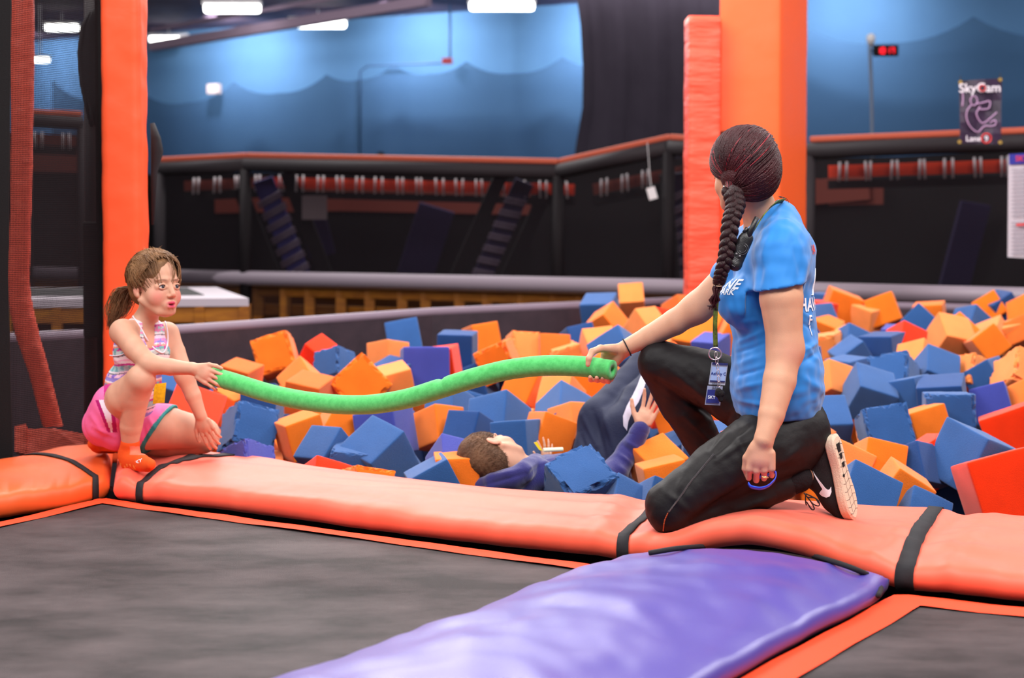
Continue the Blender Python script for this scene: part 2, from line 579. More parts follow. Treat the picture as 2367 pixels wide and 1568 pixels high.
def beam_ladder(name, lab, p0, p1, d, wpx, bm, springs=True):
    """slanted padded beam with spring rungs behind the net"""
    A, C = at(p0[0], p0[1], d), at(p1[0], p1[1], d + 0.2)
    e = empty(name, C, label=lab, cat='court beam')
    w = wpx * d / FPX
    mb = MB(); mb.beam(A, C, 0.06, w, up=(1, 0, 0.3)); mb.build('beam_pad', bm, e)
    if springs:
        ax = (C - A).normalized()
        sd = Vector((ax.z, 0, -ax.x)).normalized()
        if sd.x < 0: sd = -sd
        for side in (-1, 1):
            mb = MB(); mb.beam(A + sd * side * w * 1.25, C + sd * side * w * 1.25, 0.05, w * .7, up=(1, 0, .3)); mb.build('black_edge', M['black'], e)
        k = 7
        for i in range(k):
            for q in (0, 0.10):
                p = A.lerp(C, 0.18 + 0.8 * i / k + q * .32) - Vector((0, 0.06, 0))
                mb = MB(); mb.tube([p - sd * w * .62 + Vector((0, 0, -.02)), p + sd * w * .62 + Vector((0, 0, .03))], 0.015, 6); mb.build('spring', mrung, e, smooth=True)
    return e


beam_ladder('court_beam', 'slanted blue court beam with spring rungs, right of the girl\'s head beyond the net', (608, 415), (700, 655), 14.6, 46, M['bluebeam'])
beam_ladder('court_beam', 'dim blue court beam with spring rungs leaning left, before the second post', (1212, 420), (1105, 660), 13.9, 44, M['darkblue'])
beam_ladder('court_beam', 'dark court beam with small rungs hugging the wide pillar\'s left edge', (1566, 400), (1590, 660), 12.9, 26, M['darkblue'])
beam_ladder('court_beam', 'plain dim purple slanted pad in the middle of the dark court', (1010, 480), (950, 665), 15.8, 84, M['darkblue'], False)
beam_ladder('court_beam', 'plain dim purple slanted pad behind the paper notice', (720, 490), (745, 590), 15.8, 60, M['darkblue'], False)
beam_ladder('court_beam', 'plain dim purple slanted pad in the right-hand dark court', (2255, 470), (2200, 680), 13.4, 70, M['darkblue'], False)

# paper notice, white tag
mb = MB(); p = at(727, 480, 14.5); mb.box(p, (0.12, 0.004, 0.115)); mb.build('paper_notice', mat('dull_paper', (120, 105, 110), .8), label='dull grey paper notice hanging behind the court net', cat='notice')
mb = MB(); p = at(1507, 447, 12.4); mb.box(p, (0.035, 0.004, 0.05), (Vector((.96, 0, .28)), Vector((0, 1, 0)), Vector((-.28, 0, .96)))); mb.tube([p, p + Vector((-.01, .05, .12)), p + Vector((-.03, .1, .42))], .0025, 5); mb.build('white_tag', M['white'], label='small white tag hanging on the net left of the wide pillar', cat='tag')

# ---------------------------------------------------------------- ceiling lights and truss
def lamp(px, py, wpx, hpx, z, lab, grp='fluorescent ceiling lights'):
    d = (z - CAMZ) * FPX / (HROW - py)
    p = at(px, py, d)
    L = wpx * d / FPX
    e = empty('ceiling_light', (p.x, p.y, z + .05), label=lab, cat='ceiling light', group=grp)
    ax = (Vector((math.cos(.12), 0, math.sin(.0))), Vector((0, 1, 0)), Vector((0, 0, 1)))
    h = hpx * d / FPX
    mb = MB(); mb.box((p.x, p.y, z + h * .6), (L / 2 * 1.04, .09, h * .22), ax); mb.build('housing', M['white'], e)
    mb = MB(); mb.box((p.x, p.y, z), (L / 2, .07, h * .45), ax); mb.build('diffuser', M['fluoro'], e, bevel=h * .3, seg=3)
    mb = MB(); mb.tube([(p.x, p.y, z + h * .7), (p.x, p.y, 4.75)], 0.012, 6); mb.build('hanger', M['white'], e)


lamp(390, 93, 88, 16, 4.4, 'lit ceiling light just right of the left pillar top')
lamp(735, 58, 130, 20, 4.4, 'lit ceiling light third along the top, above the blue wall')
lamp(537, 22, 130, 22, 4.4, 'lit ceiling light at the top edge between the pillar and the wall light')
lamp(1160, 17, 150, 22, 4.4, 'lit ceiling light highest over the middle of the blue wall')
lamp(1535, -4, 95, 14, 4.4, 'sliver of a lit ceiling light left of the wide pillar top')
lamp(143, 66, 76, 16, 4.4, 'lit ceiling light seen through the mesh, the upper of two')
lamp(93, 140, 40, 12, 3.7, 'lit ceiling light seen through the mesh, the lower of two')
b = MB()
pa, pb_ = at(350, 108, 27.5), at(990, 2, 23.5)
b.beam(pa, pb_, 0.15, 0.16); b.tube([pa + Vector((0, 0, .3)), pb_ + Vector((0, 0, .3))], .04, 6)
b.build('ceiling_truss', mat('grey_truss', (140, 120, 140), .8), label='long pale truss crossing the dark ceiling at upper left', cat='truss')

# ---------------------------------------------------------------- blue wall dressing
def scallop(name, lab, pts, zb, off, cover, base):
    """net hung from points, its top edge sagging between them; pts: photo pixels of the peaks"""
    mb = MB()
    P = [wallpt(x, y, off) for x, y in pts]
    top_, bot = [], []
    for (a, c), (pa_, pc_) in zip(zip(P, P[1:]), zip(pts, pts[1:])):
        sag = (c - a).length * 0.13
        for i in range(14):
            s = i / 14
            q = a.lerp(c, s)
            q.z -= sag * 4 * s * (1 - s) * (1.0 + 0.3 * abs(2 * s - 1))
            top_.append(q)
    top_.append(P[-1])
    for k, q in enumerate(top_):
        bot.append(Vector((q.x, q.y, zb)))
    rows = [[a.lerp(c, t) + wn * (0.05 * math.sin(k * .9) * t) for k, (a, c) in enumerate(zip(top_, bot))] for t in (0, .25, .5, .75, 1)]
    mb.grid(rows)
    mb.build(name, netmat(name + '_mat', base, cover), label=lab, cat='net')
    mb = MB(); mb.tube(top_, 0.03, 5)
    return top_


scallop('hanging_net', 'dark blue scalloped net draped over the blue wall between the pillars',
        [(120, 185), (330, 215), (540, 190), (755, 172), (908, 150), (1078, 142), (1300, 132), (1520, 110)], 0.4, 0.8, 0.60, (52, 80, 116))
scallop('hanging_net', 'dark blue scalloped net draped over the wall behind the lane banner',
        [(1620, 60), (1850, 55), (2250, 38), (2700, 20)], 0.4, 0.8, 0.52, (56, 86, 122))
# charcoal curtain
mb = MB()
edge = [(1328, -40), (1342, 60), (1347, 160), (1346, 250), (1332, 330), (1322, 400)]
rows = []
for (x, y) in edge:
    row = []
    for k in range(15):
        s = k / 14
        row.append(at(x + (1700 - x) * s, y, 19.5 + 0.08 * math.sin(k * 1.9)))
    rows.append(row)
mb.grid(rows)
mb.build('dark_curtain', mat('charcoal_curtain', (50, 44, 56), .85, .2, var=(56, 50, 62), vscale=2), smooth=True, label='charcoal curtain with a curved left edge hanging beside the wide pillar', cat='curtain')
# wall pieces
def on_wall(name, lab, cat, px, py, w, h, m, th=.06):
    p = wallpt(px, py, .95); mb = MB(); mb.box(p, (w * p.y / FPX / 2, th, h * p.y / FPX / 2), (wd, wn, Vector((0, 0, 1))))
    return mb.build(name, m, label=lab, cat=cat)
on_wall('wall_box', 'small pale box on the blue wall, upper left', 'electrical box', 495, 206, 30, 22, mat('cream_box', (235, 210, 205), .6))
pts = [wallpt(832, 360, .9), wallpt(832, 165, .9), wallpt(850, 152, .9), wallpt(1030, 145, .9), wallpt(1040, 130, .9), wallpt(1040, -20, .9)]
mb = MB(); mb.tube(pts, 0.02, 6); mb.build('wall_pipe', mat('wall_pipe_paint', (52, 80, 118), .6), smooth=True, label='thin blue conduit running up and across the blue wall', cat='pipe')
p = wallpt(1034, 141, .98); mb = MB(); mb.box(p, (.09, .05, .05)); mb.build('fire_alarm', mat('alarm_red', (170, 40, 50), .5), label='small red alarm on the conduit high on the wall', cat='alarm')
mb = MB(); mb.box(wallpt(880, 358, .98), (.06, .04, .05)); mb.build('wall_sensor', M['black'], label='tiny dark sensor on the blue wall above the court rail', cat='sensor')

# pole with speaker, clock
pe = empty('camera_pole', at(2013, 312, 17.0), label='slim grey pole with a round white camera on top, right side', cat='pole')
mb = MB(); mb.tube([Vector((at(2017, 340, 17.0).x, 17.0, -.96)), at(2016, 330, 17.0), at(2014, 200, 17), at(2010, 100, 17.0)], 0.02, 6); mb.build('mast', mat('mast_grey', (120, 130, 150), .5), pe)
mb = MB(); mb.tube([at(2013, 108, 17), at(2013, 96, 17), at(2013, 84, 17), at(2013, 78, 17)], [.02, .045, .05, .02], 10); mb.build('camera_head', M['white'], pe, smooth=True)
ce = empty('digital_clock', at(2048, 117, 16.8), label='small black digital clock with red digits beside the pole', cat='clock')
mb = MB(); mb.box(at(2047, 117, 16.9), (.138, .03, .062)); case = mb.build('clock_case', M['black'], ce, bevel=.008)
mb = MB(); mb.beam(at(2013, 117, 17.0), at(2030, 117, 16.93), .03, .02); mb.build('clock_bracket', M['black'], ce)
SEG = {'0': 'abcdef', '1': 'bc', '7': 'abc', '8': 'abcdefg'}
mb = MB()
def seg7(mb, ch, o, w, h, t):
    S = {'a': ((0, h), (w, h)), 'b': ((w, h), (w, h / 2)), 'c': ((w, h / 2), (w, 0)), 'd': ((0, 0), (w, 0)), 'e': ((0, 0), (0, h / 2)), 'f': ((0, h / 2), (0, h)), 'g': ((0, h / 2), (w, h / 2))}
    for q in SEG[ch]:
        (x0, z0), (x1, z1) = S[q]
        mb.beam(o + Vector((x0, 0, z0)), o + Vector((x1, 0, z1)), t, t, up=(0, 1, 0))
o0 = at(2047, 117, 16.86) + Vector((-.09, 0, -.03))
for i, ch in enumerate('1017'):
    seg7(mb, ch, o0 + Vector((i * .048 + (.01 if i > 1 else 0), 0, 0)), .03, .06, .011)
for zz in (.018, .042): mb.box(o0 + Vector((.0985 - .01, 0, zz)), (.004, .004, .004))
mb.build('clock_digits', M['red_led'], case)


def text_obj(name, body, loc, rot, size, m, parent=None, extrude=.001, align='CENTER', shear=0, xs=1.0, **k):
    cu = bpy.data.curves.new(name, 'FONT')
    cu.body = body; cu.size = size; cu.extrude = extrude; cu.align_x = align; cu.align_y = 'CENTER'; cu.shear = shear
    cu.offset = size * .012
    cu.materials.append(m)
    tmp = bpy.data.objects.new(name, cu)
    me = bpy.data.meshes.new_from_object(tmp)
    bpy.data.objects.remove(tmp)
    o = bpy.data.objects.new(name, me)
    COL.objects.link(o)
    o.matrix_world = Matrix.Translation(loc) @ rot.to_4x4() @ Matrix.Diagonal((xs, 1, 1, 1))
    mw = o.matrix_world.copy()
    if parent is not None:
        o.parent = parent
        o.matrix_parent_inverse = Matrix.Translation(-Vector(parent.location))
    return tag(o, **k)


RX = Matrix.Rotation(math.pi / 2, 3, 'X')
Mwhite = mat('sign_white', (235, 225, 235), .5)
Mred = mat('sign_red', (220, 50, 50), .5)
# lane banner
D = 10.4
be = empty('lane_banner', at(2265, 335, D), label='dark purple lane banner with a jumper outline, tied over the court rail', cat='banner')
def bp(px, py, off=0): return at(px, py, D - off)
tl, tr_, br_, bl = (2217, 187), (2315, 181), (2313, 334), (2219, 331)
mb = MB(); rows = []
for j in range(7):
    r_ = []
    for i in range(6):
        s, t = i / 5, j / 6
        x = (tl[0] * (1 - s) + tr_[0] * s) * (1 - t) + (bl[0] * (1 - s) + br_[0] * s) * t
        y = (tl[1] * (1 - s) + tr_[1] * s) * (1 - t) + (bl[1] * (1 - s) + br_[1] * s) * t
        r_.append(at(x, y, D + .01 * math.sin(i * 1.4 + j)))
    rows.append(r_)
mb.grid(rows)
cloth = mb.build('banner_cloth', mat('banner_purple', (38, 24, 46), .45, var=(58, 36, 66), vscale=9), be)
md = cloth.modifiers.new('thick', 'SOLIDIFY'); md.thickness = .006
text_obj('banner_title', 'SkyCam', bp(2265, 204, .03), Matrix.Rotation(-.02, 3, 'Y') @ RX, .088, Mwhite, cloth)
mb = MB(); mb.tube([bp(2271 + 7 * math.cos(a), 204 + 7 * math.sin(a), .035) for a in [k * math.pi / 6 for k in range(12)]], .004, 5, closed=True); mb.build('title_ring', Mred, cloth)
text_obj('banner_lane_word', 'Lane', bp(2250, 321, .03), RX, .055, Mwhite, cloth)
text_obj('banner_lane_number', '9', bp(2280, 321, .03), RX, .055, Mwhite, cloth)
mb = MB(); mb.tube([bp(2280 + 11 * math.cos(a), 320 + 11 * math.sin(a), .03) for a in [k * math.pi / 8 for k in range(16)]], .005, 5, closed=True); mb.build('number_ring', Mred, cloth)
Mpink = mat('banner_line_pink', (190, 150, 190), .5)
mb = MB()
for L_ in ([(2245, 226), (2250, 222), (2257, 226), (2259, 236), (2252, 244), (2245, 240), (2243, 232), (2245, 226)],
           [(2245, 243), (2236, 255), (2234, 272), (2241, 290), (2252, 302), (2262, 306)],
           [(2258, 240), (2270, 238), (2287, 234), (2288, 244), (2282, 252), (2262, 252), (2266, 246)],
           [(2262, 252), (2257, 262), (2262, 276), (2272, 285), (2286, 276), (2304, 260)],
           [(2262, 306), (2275, 292), (2290, 292), (2301, 288), (2300, 278), (2288, 284)],
           [(2225, 214), (2226, 230), (2224, 246)]):
    P_ = spline([tuple(bp(x, y, .02)) for x, y in L_], len(L_) * 4)
    mb.tube([Vector(q) for q in P_], .0045, 5)
mb.build('jumper_outline', Mpink, cloth, smooth=True)
for gx, gy in ((2220, 190), (2312, 184), (2218, 328), (2312, 329)):
    mb = MB(); mb.tube([bp(gx, gy), bp(gx, gy - 8, -.35), bp(gx, gy - 14, -.75)], .004, 5); mb.build('tie_cord', M['strap'], be)
    mb = MB(); mb.tube([bp(gx, gy, .012), bp(gx, gy, -.012)], .014, 10); mb.build('grommet', mat('brass', (170, 140, 70), .4, metal=.6), be)
# rules board at the right edge
re_ = empty('rules_board', at(2352, 595, 10.2), label='white rules board with blue header and red bar, cut by the right edge', cat='sign')
mb = MB()
q = [at(2333, 357, 10.2), at(2420, 352, 10.0), at(2416, 600, 10.0), at(2331, 595, 10.2)]
mb.add(q + [v + Vector((0, .02, 0)) for v in q], [(0, 1, 2, 3), (7, 6, 5, 4), (0, 4, 5, 1), (1, 5, 6, 2), (2, 6, 7, 3), (3, 7, 4, 0)])
mb.build('board', mat('board_white', (200, 195, 205), .4), re_)
mb = MB(); mb.add([at(2332.5, 356.5, 10.185), at(2420, 351, 9.985), at(2420, 376, 9.985), at(2332.5, 381, 10.185)], [(0, 1, 2, 3)]); mb.build('header_bar', mat('header_blue', (40, 50, 150), .4), re_)
mb = MB(); mb.add([at(2349, 517, 10.14), at(2420, 514, 9.985), at(2420, 522, 9.985), at(2349, 525, 10.14)], [(0, 1, 2, 3)]); mb.build('red_bar', Mred, re_)
mb = MB()
for k in range(22):
    y = 392 + k * 9 + (6 if k > 12 else 0)
    mb.beam(at(2338, y, 10.165), at(2410, y - 3, 9.99), .004, .006)
mb.build('text_lines', mat('board_text_grey', (140, 135, 150), .5), re_)
text_obj('header_text', 'SKY', at(2362, 367, 10.10), RX, .05, Mred, re_)
# ================================================================ PADS AND TRAMPOLINES
def nz(x, y, z=0.0): return mnoise.noise(Vector((x, y, z)))


def pad_mesh(front, back, nu, nv, th, wrinkle, bump=None, lift=None, closed_ends=True, nedge=7):
    """soft pad between two edge lines (world points at top level). bump(s,v)->dz ; lift(s)->dz of whole front edge"""
    F, B = spline(front, nu), spline(back, nu)
    rows = []
    prof = []                                   # (v, z) profile: under front, round edge, top, round, under back
    r = th * 0.5
    for k in range(nedge):
        a = -math.pi / 2 + math.pi * k / (nedge - 1)
        prof.append((0.0, -r - 0 + r * math.sin(a), r * math.cos(a)))
    for k in range(1, nv):
        prof.append((k / nv, 0.0, 0.0))
    for k in range(nedge):
        a = math.pi / 2 - math.pi * k / (nedge - 1)
        prof.append((1.0, -r + r * math.sin(a), -r * math.cos(a)))
    for i in range(nu):
        s = i / (nu - 1)
        f, b_ = Vector(F[i]), Vector(B[i])
        d = (b_ - f); d.z = 0; W = d.length; d.normalize()
        row = []
        for v, z, ex in prof:
            # inset by r so that the extreme stays at the given lines
            vv = r + v * (W - 2 * r)
            p = f + d * (vv - ex) if v < .5 or ex == 0 else f + d * (vv - ex)
            t = vv / W
            base = f.z * (1 - t) + b_.z * t
            zz = z
            crown = 0.018 * math.sin(math.pi * min(max(t, 0), 1)) if z > -r else 0
            w = wrinkle(s, t, p.x, p.y) * (1 if z > -r * 1.2 else .35)
            bz = bump(s, t) if bump else 0
            p = Vector((p.x, p.y, base + zz + crown + w + bz))
            row.append(p)
        # end rounding
        if closed_ends:
            e = min(s, 1 - s) * (Vector(F[-1]) - Vector(F[0])).length
            if e < 0.05:
                q = 1 - e / 0.05
                for k_, p in enumerate(row):
                    mid = base - r
                    p.z = mid + (p.z - mid) * math.sqrt(max(0.02, 1 - q * q))
        rows.append(row)
    return rows, prof


def grid_obj(rows, name, m, parent=None, caps=True, **k):
    mb = MB(); mb.grid(rows)
    if caps:
        w = len(rows[0]); n = len(rows)
        mb.f.append(list(range(w))[::-1]); mb.f.append([(n - 1) * w + j for j in range(w)])
    return mb.build(name, m, parent, smooth=True, **k)


def surf_strap(rows, prof, s0, s1, nu, name, m, parent, hw=0.022, off=0.004):
    """band lying on a pad from (s0 at front) to (s1 at back)"""
    n = len(rows)
    L = []
    Lt = (rows[-1][0] - rows[0][0]).length
    for side in (-1, 1):
        line = []
        for k in range(len(prof)):
            v = prof[k][0]
            s = s0 + (s1 - s0) * v + side * hw / Lt
            x = min(max(s * (n - 1), 0), n - 1.001); i = int(x); u = x - i
            p = rows[i][k].lerp(rows[i + 1][k], u)
            # outward normal estimate
            k0, k1 = max(k - 1, 0), min(k + 1, len(prof) - 1)
            t1 = rows[i][k1] - rows[i][k0]; t2 = rows[i + 1][k] - rows[i][k]
            nn = t2.cross(t1); nn = nn.normalized() if nn.length > 1e-9 else Vector((0, 0, 1))
            if nn.z < 0 and v not in (0.0, 1.0): nn = -nn
            if v == 0.0 and nn.dot(rows[i][k] - rows[i][len(prof) // 2]) < 0: nn = -nn
            line.append(p + nn * off)
        L.append(line)
    mb = MB(); mb.grid([[a, a.lerp(c, .5), c] for a, c in zip(*L)])
    o = mb.build(name, m, parent, smooth=True)
    md = o.modifiers.new('thick', 'SOLIDIFY'); md.thickness = .003; md.offset = 0
    return o


# main pad: front edge bottom at z=-0.06, so work at z=-0.03 for outer front line; back edge top z=0
def fpt(px, py, z=-0.06): 
    p = atz(px, py, z); return Vector((p.x, p.y, 0))


front = [fpt(262, 1150), fpt(388, 1160), fpt(582, 1183), fpt(800, 1215), fpt(935, 1232), fpt(1205, 1263), fpt(1425, 1286), fpt(1600, 1306), fpt(1850, 1330), fpt(2060, 1356), fpt(2367, 1385), fpt(2700, 1424)]
back = [atz(275, 1026, 0), atz(560, 1050, 0), atz(780, 1082, 0), atz(1000, 1112, 0), atz(1250, 1134, 0), atz(1500, 1146, 0), atz(1800, 1154, 0), atz(2120, 1172, 0), atz(2367, 1188, 0), atz(2700, 1212, 0)]
Lm = (front[-1] - front[0]).length
S_px = lambda px: None
strap_s = []


QF = spline(front, 600)
_sc = {}


def s_of(px):
    """arc fraction of the front line at pixel column px"""
    if px not in _sc: _sc[px] = min((abs(q[0] / q[1] - (px - CX) / FPX), i) for i, q in enumerate(QF))[1] / 599
    return _sc[px]


ss = [s_of(318), s_of(1440), s_of(2095)]
sb = [s_of(1480), s_of(1745), s_of(2040)]
sk = [(s_of(1535), .30, .10), (s_of(1890), .62, .05)]


def wr_main(s, t, x, y):
    a = x * U.x + y * U.y          # along
    c_ = x * N.x + y * N.y
    w = 0.010 * nz(a * 1.6, c_ * 5.0) + 0.006 * nz(a * 3.1 + 9, c_ * 14.0) + 0.004 * abs(nz(a * 9, c_ * 5 + 4)) * (1 - t)
    w += 0.008 * (nz(a * 2.2 - 3, c_ * 9 + 7)) * math.sin(math.pi * max(0, min(1, t)))
    for q in ss:                    # pinch beside the straps
        d = abs(s - q) * Lm
        w += -0.014 * math.exp(-(d / .05) ** 2) + 0.010 * math.exp(-((d - .10) / .05) ** 2) * (0.5 + nz(a * 20, c_ * 20)) * (1 - t * .6)
    # bunching along the front edge
    w += 0.007 * nz(a * 16, 1.7) * math.exp(-(t / .12) ** 2)
    return w


def bm_main(s, t):
    z = 0.0
    # hump where the pad rides over the purple one
    d = (s - sb[1]) * Lm
    wv = 0.21 if d < 0 else 0.30
    z += 0.080 * math.exp(-(d / wv) ** 2) * (1 - t) ** 1.3
    for q, tt, dep in sk:
        z -= 0.018 * math.exp(-(((s - q) * Lm) / .09) ** 2 - ((t - tt) / .25) ** 2)
    z += 0.012 * math.exp(-(((s - s_of(1700)) * Lm) / .10) ** 2) * math.exp(-((t - .35) / .2) ** 2)
    return z


rows_m, prof_m = pad_mesh(front, back, 420, 34, 0.075, wr_main, bm_main)
pad1 = empty('edge_pad', front[0], label='long salmon-orange edge pad that the girl and the woman kneel on', cat='pad')
grid_obj(rows_m, 'pad_cover', M['pad'], pad1)
backs = [s_of(395), s_of(1490), s_of(2170)]
# strap back ends expressed as shift along the pad, pixel columns at the back edge
def s_back(px):
    Q = spline(back, 600)
    return min((abs(q[0] / q[1] - (px - CX) / FPX), i) for i, q in enumerate(Q))[1] / 599
surf_strap(rows_m, prof_m, ss[0], s_back(545), 0, 'strap', M['strap'], pad1, .021)
surf_strap(rows_m, prof_m, ss[1], s_back(1585), 0, 'strap', M['strap'], pad1, .023)
surf_strap(rows_m, prof_m, ss[2], s_back(2172), 0, 'strap', M['strap'], pad1, .025)


def ztop(p):
    """height of the main pad's top near world xy"""
    best = 1e9; z = 0
    for row in rows_m[::2]:
        for q in row[6:42:2]:
            d = (q.x - p[0]) ** 2 + (q.y - p[1]) ** 2
            if d < best: best, z = d, q.z
    return z


# side pad at the left
sf = [fpt(253, 1140), fpt(130, 1168), fpt(0, 1188), fpt(-160, 1214), fpt(-500, 1290)]
sbk = [atz(262, 1020, 0), atz(160, 1030, 0), atz(0, 1060, 0), atz(-160, 1080, 0), atz(-420, 1120, 0)]
Ls = (sf[-1] - sf[0]).length


def wr_side(s, t, x, y):
    w = 0.007 * nz(x * 5, y * 5) + 0.008 * nz(x * 9, y * 4 + 3) * (1 - t)
    w += 0.010 * abs(nz(s * Ls * 9, 2.2)) * math.exp(-(t / .2) ** 2)
    return w


rows_s, prof_s = pad_mesh(sf, sbk, 150, 22, 0.085, wr_side)
pad2 = empty('edge_pad', sf[0], label='darker orange edge pad running out of the left side of the photo', cat='pad')
grid_obj(rows_s, 'pad_cover', M['pad2'], pad2)
def s_line(px, F):
    Q = spline(F, 400)
    return min((abs(q[0] / q[1] - (px - CX) / FPX), i) for i, q in enumerate(Q))[1] / 399
surf_strap(rows_s, prof_s, s_line(215, sf), s_line(55, sbk), 0, 'strap', M['strap'], pad2, .017)

# ---------------------------------------------------------------- trampolines
bedmat = mat('trampoline_fabric', (28, 21, 23), 0.58, 0.32, var=(84, 72, 74), vscale=2.6, bump=0.5, bscale=420, stretch=(1.2, 2.2, 1), varmix=.85)
ZB = -0.075
c0 = atz(236, 1156, ZB)
c1 = atz(1374, 1311, ZB)
ud = (c1 - c0).normalized()
side_p = atz(-80, 1228, ZB)
sd_ = (side_p - c0).normalized()
ud3, sd3 = Vector((ud.x, ud.y, 0)), Vector((sd_.x, sd_.y, 0))


def trampoline(corner, u, v, lu, lv, lab, sw=.05):
    e = empty('trampoline', corner, label=lab, cat='trampoline')
    n = 26
    rows = [[corner + u * (lu * i / n) + v * (lv * j / n) + Vector((0, 0, -.012 * math.sin(math.pi * i / n) * math.sin(math.pi * j / n) + .002 * nz(i * .9, j * .9))) for i in range(n + 1)] for j in range(n + 1)]
    mb = MB(); mb.grid(rows); mb.build('jumping_bed', bedmat, e, smooth=True)
    z = Vector((0, 0, .004))
    for (A, B_, inn) in ((corner, corner + u * lu, v), (corner, corner + v * lv, u), (corner + u * lu, corner + u * lu + v * lv, -u)):
        mb = MB()
        k = 40
        mb.grid([[A.lerp(B_, i / k) + inn * q + z + Vector((0, 0, .004 * nz(i * .35, q * 9) + (.004 if 0 < q < sw else 0))) for i in range(k + 1)] for q in (-.006, sw * .33, sw * .66, sw)])
        mb.build('border_webbing', M['strip'], e, smooth=True)
    return e


trampoline(c0, ud3, sd3, 2.35, 3.4, 'large black trampoline bed with thin orange border, left of the purple pad', .062)
r0 = atz(2072, 1379, ZB)
r1 = atz(2367, 1408, ZB)
r2 = atz(1727, 1568, ZB)
trampoline(r0, (r1 - r0).normalized(), (r2 - r0).normalized(), 2.4, 3.0, 'black trampoline bed with orange border in the bottom right corner', .095)

# purple pad between the trampolines
pl = [atz(1374, 1308, -.03), atz(1222, 1361, -.03), atz(952, 1459, -.03), atz(630, 1568, -.03), atz(100, 1750, -.03)]
pr = [atz(2050, 1350, -.045), atz(2000, 1392, -.045), atz(1866, 1459, -.045), atz(1672, 1568, -.045), atz(1330, 1760, -.045)]
for q in pl + pr: q.z = 0
vdir = (pl[-1] - pl[0]).normalized()
pl[0] = pl[0] - vdir * .16; pr[0] = pr[0] - (pr[-1] - pr[0]).normalized() * .02


def wr_pur(s, t, x, y):
    w = .013 * nz(x * 3.2, y * 3.2) + .007 * nz(x * 8, y * 7 + 5) + .004 * nz(x * 16 + 4, y * 9)
    w += 0.045 * math.sin(math.pi * max(0, min(1, t))) ** .8 * (0.55 + .45 * min(1, s * 5))
    return w - .028


rows_p, prof_p = pad_mesh(pl, pr, 170, 40, 0.07, wr_pur)
pad3 = empty('purple_pad', pl[0], label='wide glossy purple pad lying between the two trampoline beds', cat='pad')
grid_obj(rows_p, 'pad_cover', M['purple'], pad3)
# black piping arc across its upper end
arc_px = [(1500, 1279), (1570, 1268), (1650, 1263), (1740, 1264), (1840, 1276), (1930, 1300), (1990, 1322), (2028, 1342), (2036, 1362), (2030, 1378)]
arc = []
for x, y in arc_px:
    p = atz(x, y, 0.008)
    # set height from the pad mesh
    best = min(((q.x - p.x) ** 2 + (q.y - p.y) ** 2, q.z) for row in rows_p[::2] for q in row[5:50:2])
    z = best[1] + .012
    p = atz(x, y, z); arc.append(p)
mb = MB(); mb.tube([Vector(q) for q in spline(arc, 60)], .0075, 6); mb.build('piping', M['strap'], pad3, smooth=True)

# ---------------------------------------------------------------- pillars
def rounded_col(e, name, cpts, z0, z1, m, r=.03, wob=0.0, nz_=60, seed=0):
    """padded column sleeve with a polygon footprint (rounded corners) and soft dents"""
    ring = []
    n = len(cpts)
    for i in range(n):
        p, a, c = Vector(cpts[i]), Vector(cpts[i - 1]), Vector(cpts[(i + 1) % n])
        d0, d1 = (a - p).normalized(), (c - p).normalized()
        A, C = p + d0 * r, p + d1 * r
        for k in range(5):
            t = k / 4
            ring.append(A * (1 - t) ** 2 + p * 2 * t * (1 - t) + C * t * t)
        nxt = c + (p - c).normalized() * r
        for k in range(1, 8):
            ring.append(C.lerp(nxt, k / 8))
    cen = sum((Vector(q) for q in cpts), Vector((0, 0, 0))) / n
    rows = []
    for j in range(nz_ + 1):
        z = z0 + (z1 - z0) * j / nz_
        row = []
        for q in ring:
            d = (q - cen).normalized()
            w = wob * (nz(q.x * 4 + seed, q.y * 4, z * 5) + .6 * nz(q.x * 9, q.y * 9 + seed, z * 14))
            row.append(Vector((q.x, q.y, z)) + d * w)
        rows.append(row)
    vs = [p for r_ in rows for p in r_]; w_ = len(ring)
    fs = [(i * w_ + j, i * w_ + (j + 1) % w_, (i + 1) * w_ + (j + 1) % w_, (i + 1) * w_ + j) for i in range(nz_) for j in range(w_)]
    fs += [tuple(range(w_))[::-1], tuple(nz_ * w_ + j for j in range(w_))]
    mb = MB(); mb.add(vs, fs)
    return mb.build(name, m, e, smooth=True)


Dp = 6.35
xl, xr = at(235, 800, Dp).x, at(350, 800, Dp + .18).x
w = xr - xl
pe = empty('padded_pillar', (xl + w / 2, Dp + w / 2, -.1), label='slim orange padded pillar standing behind the girl', cat='pillar')
rounded_col(pe, 'orange_sleeve', [(xl, Dp, 0), (xr, Dp, 0), (xr, Dp + w, 0), (xl, Dp + w, 0)], -.10, 2.2, M['padpillar'], .035, .006, 90)
mb = MB(); mb.box((xl + .02 - .03, Dp + w * .7, 1.0), (.028, .05, 1.1)); mb.build('black_lacing', M['black'], pe)
# black clump right of pillar
mb = MB(); mb.tube([at(352, 285, Dp + .2), at(360, 320, Dp + .2), at(363, 350, Dp + .2), at(356, 400, Dp + .2), at(353, 520, Dp + .2)], [.01, .022, .028, .014, .006], 8); mb.build('black_tie', M['strap'], pe, smooth=True)

